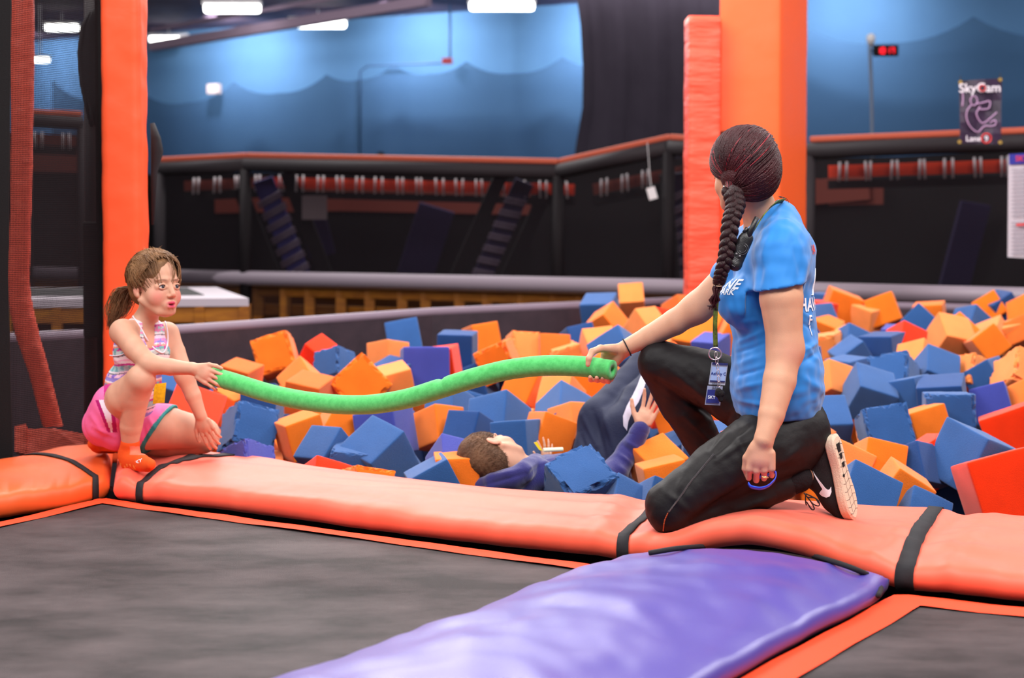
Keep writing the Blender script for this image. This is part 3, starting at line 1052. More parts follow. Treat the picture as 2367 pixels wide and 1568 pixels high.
# net with black post left of it
ne = empty('safety_net', (xl - .2, Dp + .05, 0), label='fine black safety mesh hung on dark posts at the left edge', cat='net')
pA, pB = Vector((xl - .02, Dp + .05, 0)), atz(-260, 1088, 0)
nd = (pB - pA).normalized()
ang = math.atan2(nd.y, nd.x)
netm = netmat('safety_mesh', (30, 26, 29), .5, cell=.0075, thick=.34, axes=(0, 2))
mb = MB(); Ln = (pB - pA).length
mb.add([(0, 0, -.02), (Ln, 0, -.02), (Ln, 0, 2.3), (0, 0, 2.3)], [(0, 1, 2, 3)])
o = mb.build('mesh_panel', netm, None)
o.parent = ne; o.matrix_basis = Matrix.Translation(pA - ne.location) @ Matrix.Rotation(ang, 4, 'Z')
mb = MB(); mb.tube([at(214, 1040, Dp + .25), at(214, -20, Dp + .25)], .036, 10); mb.build('post', M['blackpost'], ne, smooth=True)
mb = MB()
q = [(205, 22), (186, 60), (178, 120), (183, 190), (194, 240), (206, 290)]
mb.grid([[at(x + k * (234 - x) / 5, y + (6 if k in (1, 3) else 0), Dp + .18 + .02 * (k % 2)) for k in range(6)] for x, y in q])
o = mb.build('folded_black_cloth', M['strap'], ne, smooth=True)
md = o.modifiers.new('thick', 'SOLIDIFY'); md.thickness = .02
mb = MB(); mb.box((at(212, 590, Dp + .16).x, Dp + .17, at(212, 650, Dp).z), (.035, .03, .25)); mb.build('black_sleeve', M['black'], ne, bevel=.01)
mb = MB(); mb.add([at(-260, 1080, 5.9), at(28, 1062, 5.95), at(18, 640, 5.95), at(26, -60, 5.95), at(-260, -80, 5.9)], [(0, 1, 2, 3, 4)])
o = mb.build('black_side_sheet', M['black'], ne); md = o.modifiers.new('thick', 'SOLIDIFY'); md.thickness = .01

# orange padded brace behind the mesh
oe = empty('padded_brace', at(120, 990, 6.75), label='reddish orange padded brace, bent outward, behind the left safety mesh', cat='brace')
brm = mat('brace_vinyl', (226, 84, 60), .5, .4, bump=.5, bscale=14, bdist=.03)
L_ = [(52, -40), (52, 150), (50, 400), (46, 560), (43, 665), (60, 760), (90, 860), (122, 985)]
mb = MB()
cen = spline([at(x, y, 6.7) for x, y in L_], 60)
wd_ = spline([(w_, 0, 0) for w_ in (50, 50, 46, 46, 50, 52, 46, 44)], 60)[:, 0]
rows = []
for i, (p, w_) in enumerate(zip(cen, wd_)):
    hw = w_ / 2 * 6.7 / FPX
    row = []
    for k in range(14):
        a = 2 * math.pi * k / 14
        ca, sa = math.cos(a), math.sin(a)
        sq = (abs(ca) ** 3 + abs(sa) ** 3) ** (-1 / 3)
        row.append(Vector(p) + Vector((ca * sq * hw * (1 + .05 * nz(i * .7, k * .3)), sa * sq * hw * .8, 0)))
    rows.append(row + [row[0]])
mb.grid(rows); mb.build('brace_sleeve', brm, oe, smooth=True)
mb = MB(); mb.grid([[at(x, y0, 6.5), at(x, y1, 6.45)] for x, y0, y1 in ((34, 985, 1044), (60, 980, 1050), (63, 992, 1052), (120, 990, 1048), (195, 1003, 1040))])
o = mb.build('foot_pad', brm, oe); md = o.modifiers.new('thick', 'SOLIDIFY'); md.thickness = .08

# wide pillar
Dw = 10.0
we = empty('padded_pillar', at(1760, 690, Dw), label='wide orange padded pillar rising behind the kneeling woman', cat='pillar')
a1, a2, a3 = at(1660, 690, Dw), at(1801, 690, Dw), at(1864, 690, Dw + .42)
F3 = [Vector((q.x, q.y, 0)) for q in (a1, a2, a3)]
F4 = F3[0] + (F3[2] - F3[1])
widep = mat('wide_pillar_vinyl', (250, 100, 44), .42, .45, bump=.15, bscale=5, bdist=.02)
rounded_col(we, 'orange_sleeve', [F3[0], F3[1], F3[2], F4], -.9, 2.9, widep, .02, .003, 60)
b1, b2 = at(1591, 690, Dw - .12), at(1664, 690, Dw - .10)
rounded_col(we, 'side_cushion', [(b1.x, b1.y, 0), (b2.x, b2.y, 0), (b2.x, b2.y + .3, 0), (b1.x, b1.y + .3, 0)], -.9, at(1600, 36, Dw - .12).z,
            mat('side_cushion_vinyl', (252, 86, 60), .42, .45, bump=.5, bscale=2.2, bdist=.05, stretch=(1.0, 1, 4.5)), .02, .006, 80, 5)
mb = MB(); mb.box(at(1684, 320, Dw - .02), (.06, .02, .045)); mb.build('black_patch', M['black'], we)
# ================================================================ FOAM CUBES
foam_cols = {'O': (250, 122, 30), 'L': (250, 142, 72), 'R': (250, 52, 4), 'B': (48, 90, 150), 'V': (68, 76, 164), 'D': (34, 72, 132), 'T': (228, 106, 34)}
foam_names = {'O': 'orange', 'L': 'pale orange', 'R': 'red', 'B': 'blue', 'V': 'violet-blue', 'D': 'deep blue', 'T': 'dull orange'}
FM = {k: mat('foam_' + k, v, 0.95, 0.08, sheen=.25, bump=.35, bscale=330, var=tuple(int(x * .93) for x in v), vscale=5) for k, v in foam_cols.items()}


def pile_d(y):
    """distance of the foam surface that shows at photo row y"""
    return 1.0 / (0.1 + 0.000186 * (y - 700))


crop = {'A': (480, 700, 3.7333), 'B': (1040, 660, 3.7333), 'C': (1840, 640, 2.8), 'E': (980, 780, 3.586), 'P': (0, 0, 1.0)}
# crop, colour, torn, four corner points (shared corner, then the ends of its three edges), description
CUBES = [
 ('A','O',1,(450,635, 413,390, 827,490, 510,668),'large torn-topped {c} foam cube highest in the heap left of the noodle'),
 ('A','R',0,(1035,515, 835,310, 985,700, 1150,430),'{c} foam cube slanting behind the large torn-topped orange cube'),
 ('A','T',0,(330,628, 130,560, 440,590, 330,800),'{c} foam cube nearest the dark pit wall, right of the girl\'s hand'),
 ('A','O',0,(870,600, 770,460, 730,728, 1060,780),'{c} foam cube with a sharp roof ridge dipping behind the noodle'),
 ('A','B',1,(1120,370, 935,420, 1275,460, 1140,640),'torn {c} foam cube between two orange ones by the pit wall'),
 ('A','O',1,(1310,970, 995,680, 1600,760, 1300,1020),'broad {c} foam cube turned on its corner above the noodle\'s low point'),
 ('A','L',0,(1530,668, 1480,600, 1665,650, 1590,860),'small {c} foam cube just left of the square violet-blue one'),
 ('A','B',0,(1570,440, 1537,225, 1910,372, 1585,510),'{c} foam cube perched on top of the square violet-blue one'),
 ('A','D',0,(1640,600, 1430,545, 1780,520, 1650,830),'{c} foam cube tucked under the perched blue cube'),
 ('A','V',0,(1690,780, 1690,393, 2103,780, 1655,800),'square {c} foam cube facing the camera above the noodle'),
 ('A','R',0,(2100,395, 1870,385, 2145,350, 2190,760),'{c} foam cube edge showing behind the square violet-blue cube'),
 ('B','D',0,(190,740, 205,430, -110,740, 245,690),'{c} foam cube right of the red edge by the pit wall'),
 ('A','L',0,(1560,520, 1550,395, 1480,530, 1640,540),'sliver of {c} foam cube left of the perched blue cube'),
 ('A','O',0,(230,850, 0,745, 520,850, 235,1050),'{c} foam cube directly under the noodle near the girl\'s grip'),
 ('P','R',0,(500,990, 525,918, 385,945, 470,1075),'bright {c} foam cube between the girl\'s two forearms'),
 ('P','B',0,(400,905, 415,870, 360,872, 405,960),'{c} foam cube glimpsed behind the girl\'s chest'),
 ('A','D',0,(560,980, 555,858, 200,980, 655,1000),'{c} foam cube under the noodle behind the torn blue one'),
 ('A','B',1,(222,1185, 285,858, 600,1270, 60,1290),'badly torn {c} foam cube beside the girl\'s knee'),
 ('A','V',1,(320,1165, 45,1285, 590,1235, 345,1450),'{c} foam cube touching the pad beside the girl\'s knee'),
 ('A','O',0,(690,1080, 925,970, 740,1375, 595,1040),'upright {c} foam cube right of the badly torn blue one'),
 ('A','O',0,(1022,1130, 1075,900, 1140,1290, 975,1160),'{c} foam cube squeezed between the upright orange and big blue cubes'),
 ('A','T',0,(945,1045, 1095,950, 640,960, 940,760),'{c} foam cube just below the noodle, above the upright orange one'),
 ('A','B',0,(1405,1390, 1135,1240, 1700,1100, 1535,1680),'big two-toned {c} foam cube below the noodle\'s low point'),
 ('A','V',0,(1590,915, 1215,960, 1790,890, 1655,1270),'{c} foam cube behind the big two-toned blue one'),
 ('A','O',0,(1995,1175, 1975,850, 2190,1200, 1835,1270),'tall {c} foam cube under the notch of the noodle'),
 ('A','V',0,(2025,1140, 2260,1190, 2000,1480, 1890,1400),'{c} foam cube beside the boy\'s hair'),
 ('A','B',0,(2040,1410, 2005,1360, 1780,1560, 2150,1640),'{c} foam cube at the pad, left of the boy\'s hair'),
 ('A','O',0,(2050,1420, 2240,1500, 2140,1640, 2020,1370),'{c} foam cube tucked under the boy\'s head'),
 ('A','O',0,(2030,1490, 1830,1515, 2080,1640, 2060,1470),'thin top of {c} foam cube at the pad left of the boy'),
 ('A','B',1,(1340,1365, 1060,1280, 1390,1480, 1360,1340),'low {c} foam cube at the foot of the big two-toned one'),
 ('A','B',0,(1075,1225, 985,1222, 1010,1330, 1130,1300),'little exposed {c} foam cube right of the upright orange one'),
 ('A','R',0,(945,1310, 880,1370, 1090,1400, 965,1500),'{c} foam cube peeking over the pad below the upright orange one'),
 ('A','O',1,(1290,1398, 1200,1420, 1480,1450, 1290,1640),'crumbly {c} foam cube peeking over the pad below the big blue one'),
 ('A','B',0,(2100,820, 2010,845, 2190,900, 2120,960),'{c} foam cube behind the noodle\'s notch'),
 ('B','D',0,(250,1095, 0,1045, 430,1230, 215,1400),'large {c} foam cube above the boy\'s hair'),
 ('B','O',1,(460,480, 110,630, 545,680, 560,435),'{c} foam cube with a pale right face above the middle of the noodle'),
 ('B','O',0,(245,555, 270,430, 460,470, 150,600),'{c} foam cube behind the one with the pale right face'),
 ('B','L',1,(545,395, 760,480, 480,450, 640,650),'rough {c} foam cube reaching toward the pit wall above the noodle'),
 ('B','T',0,(775,410, 1090,500, 760,480, 860,620),'{c} foam cube against the pit wall right of the rough pale one'),
 ('B','L',1,(1110,520, 840,560, 1190,690, 1030,490),'crumbling {c} foam cube behind the noodle near the woman\'s fist'),
 ('B','D',0,(1005,360, 890,425, 1260,325, 1110,570),'{c} foam cube lying below the tall blue one by the pit wall'),
 ('B','B',0,(1385,160, 1085,180, 1455,62, 1410,390),'tall {c} foam cube standing above all others at the pit wall'),
 ('B','O',0,(1320,250, 1405,145, 1150,330, 1500,440),'folded-looking {c} foam cube in front of the tall blue one'),
 ('B','L',0,(1490,255, 1480,172, 1700,250, 1470,150),'{c} foam cube right of the tall blue one at the rim'),
 ('B','L',0,(1610,220, 1550,390, 1720,200, 1700,420),'{c} foam cube left of the woman\'s forearm near the rim'),
 ('B','R',0,(1750,210, 1660,290, 1900,240, 1770,400),'{c} foam cube touching the top of the woman\'s forearm line'),
 ('B','T',0,(1960,85, 1840,190, 2090,90, 2000,300),'{c} foam cube at the rim behind the woman\'s elbow'),
 ('P','O',0,(1640,800, 1680,730, 1540,790, 1660,850),'{c} foam cube in the gap beneath the woman\'s stretched arm'),
 ('P','V',0,(1655,795, 1590,790, 1665,850, 1690,775),'{c} foam cube in the gap above the woman\'s raised knee'),
 ('B','L',0,(1135,370, 1370,368, 1120,580, 1230,600),'{c} foam cube behind the woman\'s wrist, left of the ridge blue one'),
 ('B','B',0,(1450,330, 1165,610, 1570,420, 1480,620),'{c} foam cube with a diagonal ridge behind the woman\'s hand'),
 ('B','O',0,(655,975, 700,800, 740,1035, 520,890),'{c} foam cube darkened under the noodle left of the blue peak'),
 ('B','L',0,(1040,800, 800,790, 1170,920, 1000,1010),'{c} foam cube behind the blue peak under the noodle'),
 ('B','O',0,(1310,850, 1060,790, 1220,960, 1350,840),'{c} foam cube under the woman\'s fingers'),
 ('B','B',0,(960,808, 720,1040, 1240,960, 930,1085),'{c} foam cube whose peak rises under the right half of the noodle'),
 ('B','B',0,(490,895, 160,980, 715,1060, 450,1260),'broad {c} foam cube left of the blue peak, below the noodle'),
 ('B','O',0,(830,1095, 690,1100, 1090,1185, 728,1420),'bright {c} foam cube just beyond the boy\'s face'),
 ('B','L',0,(1060,1100, 980,1135, 1160,1110, 1080,1300),'{c} foam cube glimpsed left of the boy\'s raised legs'),
 ('B','B',0,(620,1225, 450,1270, 600,1480, 700,1200),'{c} foam cube behind the boy\'s forehead'),
 ('E','O',0,(1930,1110, 1765,930, 2140,1000, 1885,1330),'{c} foam cube under the boy\'s waving hand'),
 ('E','O',0,(1885,1140, 2110,1050, 1890,1330, 1840,1120),'{c} foam cube against the woman\'s bent knee, lower one'),
 ('E','O',0,(2025,890, 2215,895, 1870,640, 2080,945),'{c} foam cube between the boy\'s hand and the woman\'s shin'),
 ('E','R',0,(1860,395, 1990,590, 1850,600, 1990,420),'{c} foam cube glimpsed right of the boy\'s raised foot'),
 ('E','O',0,(1480,430, 1700,190, 1370,580, 1420,370),'narrow {c} foam cube along the boy\'s raised trouser leg'),
 ('E','B',1,(1230,1330, 980,1075, 1665,1150, 1210,1600),'large {c} foam cube at the pad covering the boy\'s belly'),
 ('E','B',0,(1610,1115, 1430,1310, 1900,1320, 1600,1450),'{c} foam cube leaning right against the one over the boy\'s belly'),
 ('E','B',0,(1930,1250, 1850,1300, 2100,1350, 1900,1500),'sliver of {c} foam cube at the pad by the woman\'s knee'),
 ('E','B',0,(2110,950, 2230,900, 2150,1100, 2050,900),'{c} foam cube glimpsed in the crook of the woman\'s legs'),
 ('C','O',0,(165,285, 245,105, 385,355, 130,255),'square {c} foam cube at the rim just right of the woman\'s back'),
 ('C','O',0,(505,335, 440,185, 710,265, 520,350),'second square {c} foam cube along the rim right of the woman'),
 ('C','L',0,(470,345, 410,290, 510,330, 460,210),'small {c} foam piece in the triangle between two square orange cubes'),
 ('C','R',0,(150,190, 205,187, 130,360, 100,170),'{c} foam cube edge against the lettering on the woman\'s back'),
 ('C','O',0,(250,345, 140,275, 230,480, 275,300),'{c} foam cube below the first square one beside the woman\'s back'),
 ('C','B',0,(345,308, 250,385, 460,375, 330,480),'{c} foam cube with a peak below the two square orange ones'),
 ('C','L',1,(240,385, 110,375, 315,590, 280,360),'{c} foam cube beside the waist of the blue shirt'),
 ('C','L',0,(360,460, 245,390, 290,530, 410,440),'{c} foam cube pointing right beside the shirt\'s waist'),
 ('C','B',0,(310,530, 400,430, 350,640, 270,500),'{c} foam cube tucked left of the dark-fronted box-like one'),
 ('C','D',0,(610,388, 385,402, 725,345, 622,600),'dark-fronted {c} foam cube lying level near the rim on the right'),
 ('C','V',0,(735,345, 500,318, 765,480, 770,320),'{c} foam cube just behind the dark-fronted level one'),
 ('C','R',0,(700,285, 640,330, 825,420, 740,490),'{c} foam cube between blue ones near the rim on the right'),
 ('C','B',0,(800,385, 715,275, 875,270, 815,400),'{c} foam cube standing on its corner near the rim on the right'),
 ('C','O',0,(940,180, 730,200, 967,152, 950,340),'long-topped {c} foam cube third along the rim on the right'),
 ('C','L',0,(925,225, 810,395, 1105,240, 960,380),'{c} foam cube with a glowing top behind a darker one, right side'),
 ('C','O',0,(1080,450, 935,290, 1165,355, 1045,535),'{c} foam cube in front of the glowing-topped one, right side'),
 ('C','O',0,(1255,560, 1130,420, 1400,455, 1195,580),'{c} foam cube tilted flat in the upper right of the pit'),
 ('C','L',1,(1150,527, 1050,560, 1230,580, 1110,690),'ragged {c} foam cube under the flat tilted orange one'),
 ('C','L',0,(1290,335, 1160,345, 1390,430, 1300,300),'{c} foam cube just above the flat tilted orange one'),
 ('C','O',0,(1225,310, 1140,190, 1385,215, 1245,335),'{c} foam cube highest at the rim near the right edge'),
 ('C','D',0,(1340,332, 1275,203, 1478,238, 1235,320),'{c} foam cube against the rim near the right edge'),
 ('C','B',0,(1150,230, 1095,245, 1200,310, 1140,340),'small exposed {c} foam cube left of the highest one at the right'),
 ('C','O',0,(1490,120, 1390,190, 1570,180, 1500,260),'{c} foam cube cut by the right edge at the rim'),
 ('C','T',0,(1490,250, 1370,325, 1570,300, 1500,400),'{c} foam cube cut by the right edge, second from the rim'),
 ('C','L',0,(1440,325, 1305,345, 1500,440, 1460,290),'{c} foam cube near the right edge beneath the rim row'),
 ('C','L',1,(1440,440, 1290,590, 1600,560, 1400,690),'big {c} foam cube cut by the right edge, halfway up the pit'),
 ('C','B',1,(715,470, 470,515, 805,590, 722,720),'worn {c} foam cube in the middle of the blue cluster'),
 ('C','B',0,(855,430, 780,550, 1060,555, 890,620),'{c} foam cube with a slit under it right of the worn one'),
 ('C','D',0,(935,510, 795,560, 975,640, 1020,570),'small-looking {c} foam cube leaning on the slit one'),
 ('C','B',0,(420,710, 370,555, 690,800, 320,885),'{c} foam cube like a wedge with a black underside, right of the shirt hem'),
 ('C','B',0,(750,690, 650,730, 770,880, 800,660),'{c} foam cube deep in the cluster between wedge and box'),
 ('C','D',0,(1065,705, 760,740, 1092,617, 1085,960),'box-like {c} foam cube with a pale top and dark front'),
 ('C','B',0,(1335,715, 1222,572, 1150,800, 1420,690),'ridged {c} foam cube near the right edge, below the pale orange ones'),
 ('C','V',0,(1190,945, 1178,790, 1440,835, 1205,965),'{c} foam cube leaning under the ridged one at the right'),
 ('C','B',1,(850,1080, 840,790, 1185,1075, 818,1060),'nibbled-edged square {c} foam cube facing the camera on the right'),
 ('C','B',1,(500,1140, 430,890, 815,1080, 430,1210),'large scuffed {c} foam cube centred right of the shoe'),
 ('C','B',0,(370,950, 300,740, 120,940, 360,1150),'{c} foam cube beside the woman\'s hip with a black front'),
 ('C','O',0,(795,935, 770,930, 825,1080, 850,900),'thin sliver of {c} foam cube between scuffed and nibbled blue ones'),
 ('C','D',0,(780,1105, 620,1165, 830,1300, 900,1130),'{c} foam cube under the large scuffed one'),
 ('C','L',0,(240,1032, 545,1165, 130,1290, 200,1050),'{c} foam cube right behind the heel of the shoe'),
 ('C','O',0,(675,1240, 565,1135, 600,1380, 1000,1475),'long {c} foam block pointing at the pad right of the shoe'),
 ('C','R',0,(955,1008, 690,1205, 1060,1200, 840,1030),'flat salmon-{c} foam cube behind the long orange block'),
 ('C','B',0,(385,1180, 705,1455, 290,1240, 420,1500),'{c} foam cube beside the toe of the shoe'),
 ('C','B',0,(770,1382, 675,1480, 960,1510, 760,1620),'small peak of {c} foam cube at the pad right of the shoe'),
 ('C','B',0,(1240,1050, 1040,935, 1040,1480, 1430,1105),'large tilted {c} foam cube beside the red ones'),
 ('C','R',0,(1115,1218, 990,1248, 1560,1065, 1245,1640),'very large {c} foam cube at the pad, cut by the right edge'),
 ('C','R',0,(1190,945, 1530,800, 1280,1200, 1180,920),'{c} foam cube cut by the right edge above the very large one'),
 ('C','O',0,(1490,740, 1420,775, 1580,780, 1500,850),'{c} foam cube sliver at the right edge above the red ones'),
 ('C','L',0,(215,560, 140,620, 325,640, 260,760),'{c} foam cube beside the hem side of the blue shirt'),
 ('C','B',0,(340,590, 255,592, 330,700, 410,560),'bit of {c} foam cube above the wedge-like one'),
 ('C','B',0,(215,150, 140,150, 200,250, 250,140),'{c} foam cube hidden behind the first square orange one at the rim'),
 ('C','L',0,(815,447, 740,505, 850,540, 790,600),'small {c} foam cube between the red one and the slit blue one'),
 ('C','O',0,(500,1125, 470,1145, 600,1190, 520,1300),'sliver of {c} foam cube between scuffed blue and long orange ones'),
]


def cube_pose(P):
    """rotation and size (in pixels) of a cube from four picture points of one corner and its three edges"""
    m = np.array([[P[2 * i + 2] - P[0], -(P[2 * i + 3] - P[1])] for i in range(3)], float).T
    u, s, vt = np.linalg.svd(m, full_matrices=False)
    R2 = u @ vt
    sc = s.mean()
    r3 = np.cross(R2[0], R2[1])
    if (r3 > 0).sum() < 2: r3 = -r3            # + = away from the camera
    return R2, r3, sc


def foam_cube(name, corner, ax, size, m, torn, seed, **k):
    """soft block: rounded edges, slightly uneven faces, chewed edges when torn. ax: three unit vectors"""
    rng = random.Random(seed)
    n = 18 if torn else 6
    c = corner + (ax[0] + ax[1] + ax[2]) * (size / 2)
    g = np.linspace(-1, 1, n + 1)
    g = np.sign(g) * np.abs(g) ** .8
    if not torn: g = np.array([-1, -.93, -.4, 0, .4, .93, 1])
    idx, vs, fs = {}, [], []
    nn = len(g)
    def vid(i, j, l):
        q = (i, j, l)
        if q not in idx:
            idx[q] = len(vs)
            p = Vector((g[i], g[j], g[l]))
            # round the edges
            a = [abs(x) for x in p]
            b = Vector((p.x * .955, p.y * .955, p.z * .955))
            o = Vector([x - max(-.955, min(.955, x)) for x in p])
            if o.length > .045: o *= .045 / o.length
            p = Vector([max(-.955, min(.955, x)) for x in p]) + o
            w = .018 * nz(p.x * 1.3 + seed, p.y * 1.3, p.z * 1.3)
            p *= (1 + w)
            if torn:
                ne_ = sum(1 for x in a if x > .9)
                if ne_ >= 2:
                    p *= 1 - .30 * max(0, nz(p.x * 2.6 + seed * 3.7, p.y * 2.8, p.z * 2.7) - .05) - .05 * rng.random() ** 3
            vs.append(p)
        return idx[q]
    for a in range(3):
        for e_ in (0, nn - 1):
            for i in range(nn - 1):
                for j in range(nn - 1):
                    q = []
                    for di, dj in ((0, 0), (1, 0), (1, 1), (0, 1)):
                        t = [0, 0, 0]; t[a] = e_; t[(a + 1) % 3] = i + di; t[(a + 2) % 3] = j + dj
                        q.append(vid(*t))
                    fs.append(q if e_ else q[::-1])
    h = size / 2
    V = [(ax[0] * v.x + ax[1] * v.y + ax[2] * v.z) * h for v in vs]
    if (ax[0].cross(ax[1])).dot(ax[2]) < 0: fs = [f[::-1] for f in fs]
    me = mesh_np(name, V, fs, m, smooth=False, **k)
    me.location = c
    if not torn:
        md = me.modifiers.new('soft', 'SUBSURF'); md.levels = 1; md.render_levels = 1
        me.data.polygons.foreach_set('use_smooth', np.ones(len(me.data.polygons), dtype=bool))
    return me


wN = (N.x, N.y)
placed = []
for ci, (cr, colr, torn, P, desc) in enumerate(CUBES):
    ox, oy, sc = crop[cr]
    Q = [v / sc + (ox if i % 2 == 0 else oy) for i, v in enumerate(P)]
    R2, r3, spx = cube_pose(Q)
    ctr_y = Q[1] + sum(Q[2 * i + 3] - Q[1] for i in range(3)) / 2
    ctr_x = Q[0] + sum(Q[2 * i + 2] - Q[0] for i in range(3)) / 2
    d = pile_d(min(max(ctr_y, 690), 1150))
    size = spx * d / FPX
    if size < .18: d += .06
    size = max(.165, min(.285, size))
    # camera-to-world of the view ray frame at the cube
    fwd = (at(ctr_x, ctr_y, d) - Vector((0, 0, CAMZ))).normalized()
    rt_ = fwd.cross(Vector((0, 0, 1))).normalized(); upv = rt_.cross(fwd)
    ax = [(rt_ * R2[0][i] + upv * R2[1][i] + fwd * r3[i]).normalized() for i in range(3)]
    corner = at(Q[0], Q[1], d)
    spx2 = size * FPX / d
    # keep centre fixed on the picture when the size was clamped
    cpx = Q[0] + sum(R2[0][i] for i in range(3)) * spx / 2, Q[1] - sum(R2[1][i] for i in range(3)) * spx / 2
    if 'peeking over' in desc or 'thin top' in desc:
        spx_n = size * FPX / d
        cpx = Q[0] + sum(R2[0][i] for i in range(3)) * spx_n / 2, Q[1] - sum(R2[1][i] for i in range(3)) * spx_n / 2
    ctr = at(cpx[0], cpx[1], d)
    corner = ctr - (ax[0] + ax[1] + ax[2]) * (size / 2)
    lab = desc.format(c=foam_names[colr])
    o = foam_cube('foam_cube', corner, ax, size, FM[colr], torn, ci * 1.37 + 3, label=lab, cat='foam cube', group='foam cubes in the pit')
    placed.append((ctr, size, colr, desc, cpx))

# deeper layer showing through the gaps between the top cubes
rng = random.Random(5)
buried = 0
used_desc = set()
for row in range(9):
    y = 745 + row * 52
    d0 = pile_d(y) + .22
    step = .29 * FPX / d0
    x = 350 + rng.uniform(0, step)
    while x < 2420:
        xx, yy = x + rng.uniform(-8, 8), y + rng.uniform(-8, 8)
        x += step
        d = pile_d(yy) + .34 + rng.uniform(-.03, .05)
        # pit boundary: left of the rim line skip
        rimy = 775 + max(0, (700 - xx)) * .22 if xx < 1400 else 745
        if yy < rimy + 28: continue
        if xx < 470 and yy > 960: continue
        if xx < 1000 and yy < rimy + 60: continue
        if xx > 2330: continue
        if yy > 1085 + (xx - 500) * .04: continue
        near = min(placed, key=lambda q: (q[4][0] - xx) ** 2 + (q[4][1] - yy) ** 2)
        if near[3] in used_desc: continue
        used_desc.add(near[3])
        colr = rng.choice('OOLBBDBT')
        ax_m = Matrix.Rotation(rng.uniform(0, 6), 3, 'Z') @ Matrix.Rotation(rng.uniform(-.6, .6), 3, 'X') @ Matrix.Rotation(rng.uniform(-.6, .6), 3, 'Y')
        ax = [Vector(ax_m.col[i]) for i in range(3)]
        size = .235
        p = at(xx, yy, d)
        p.z -= .12
        base = near[3].format(c=foam_names[near[2]]).replace('foam cube', 'one', 1).split(' ')
        lab = 'buried %s foam cube under the %s' % (foam_names[colr], ' '.join(base))
        lab = ' '.join(lab.split(' ')[:16])
        foam_cube('foam_cube', p - (ax[0] + ax[1] + ax[2]) * size / 2, ax, size, FM[colr], 0, row * 31 + x, label=lab, cat='foam cube', group='buried foam cubes in the pit')
# a few loose cubes that the kneeling woman hides from the photo's viewpoint
for i, (xx, yy) in enumerate(((1700, 800), (1790, 770), (1720, 890), (1830, 860), (1700, 980), (1800, 950), (1640, 1060), (1740, 1060), (1830, 1040), (1880, 760))):
    d = pile_d(yy) + .05
    colr = 'OBLBOLBOTB'[i]
    ax_m = Matrix.Rotation(i * 1.3, 3, 'Z') @ Matrix.Rotation(.5 * math.sin(i * 2.1), 3, 'X') @ Matrix.Rotation(.5 * math.cos(i * 1.7), 3, 'Y')
    ax = [Vector(ax_m.col[q]) for q in range(3)]
    foam_cube('foam_cube', at(xx, yy, d) - (ax[0] + ax[1] + ax[2]) * .12, ax, .235, FM[colr], 0, 900 + i,
              label='%s foam cube hidden behind the kneeling woman\'s %s' % (foam_names[colr], ('chest', 'upper back', 'stomach', 'elbow', 'raised thigh', 'forearm', 'planted foot', 'lowered thigh', 'hip', 'shoulder')[i]), cat='foam cube', group='foam cubes behind the kneeling woman')
# ================================================================ SMOOTH BODIES
# shapes are blended from round limbs on a fine grid and skinned into one continuous surface


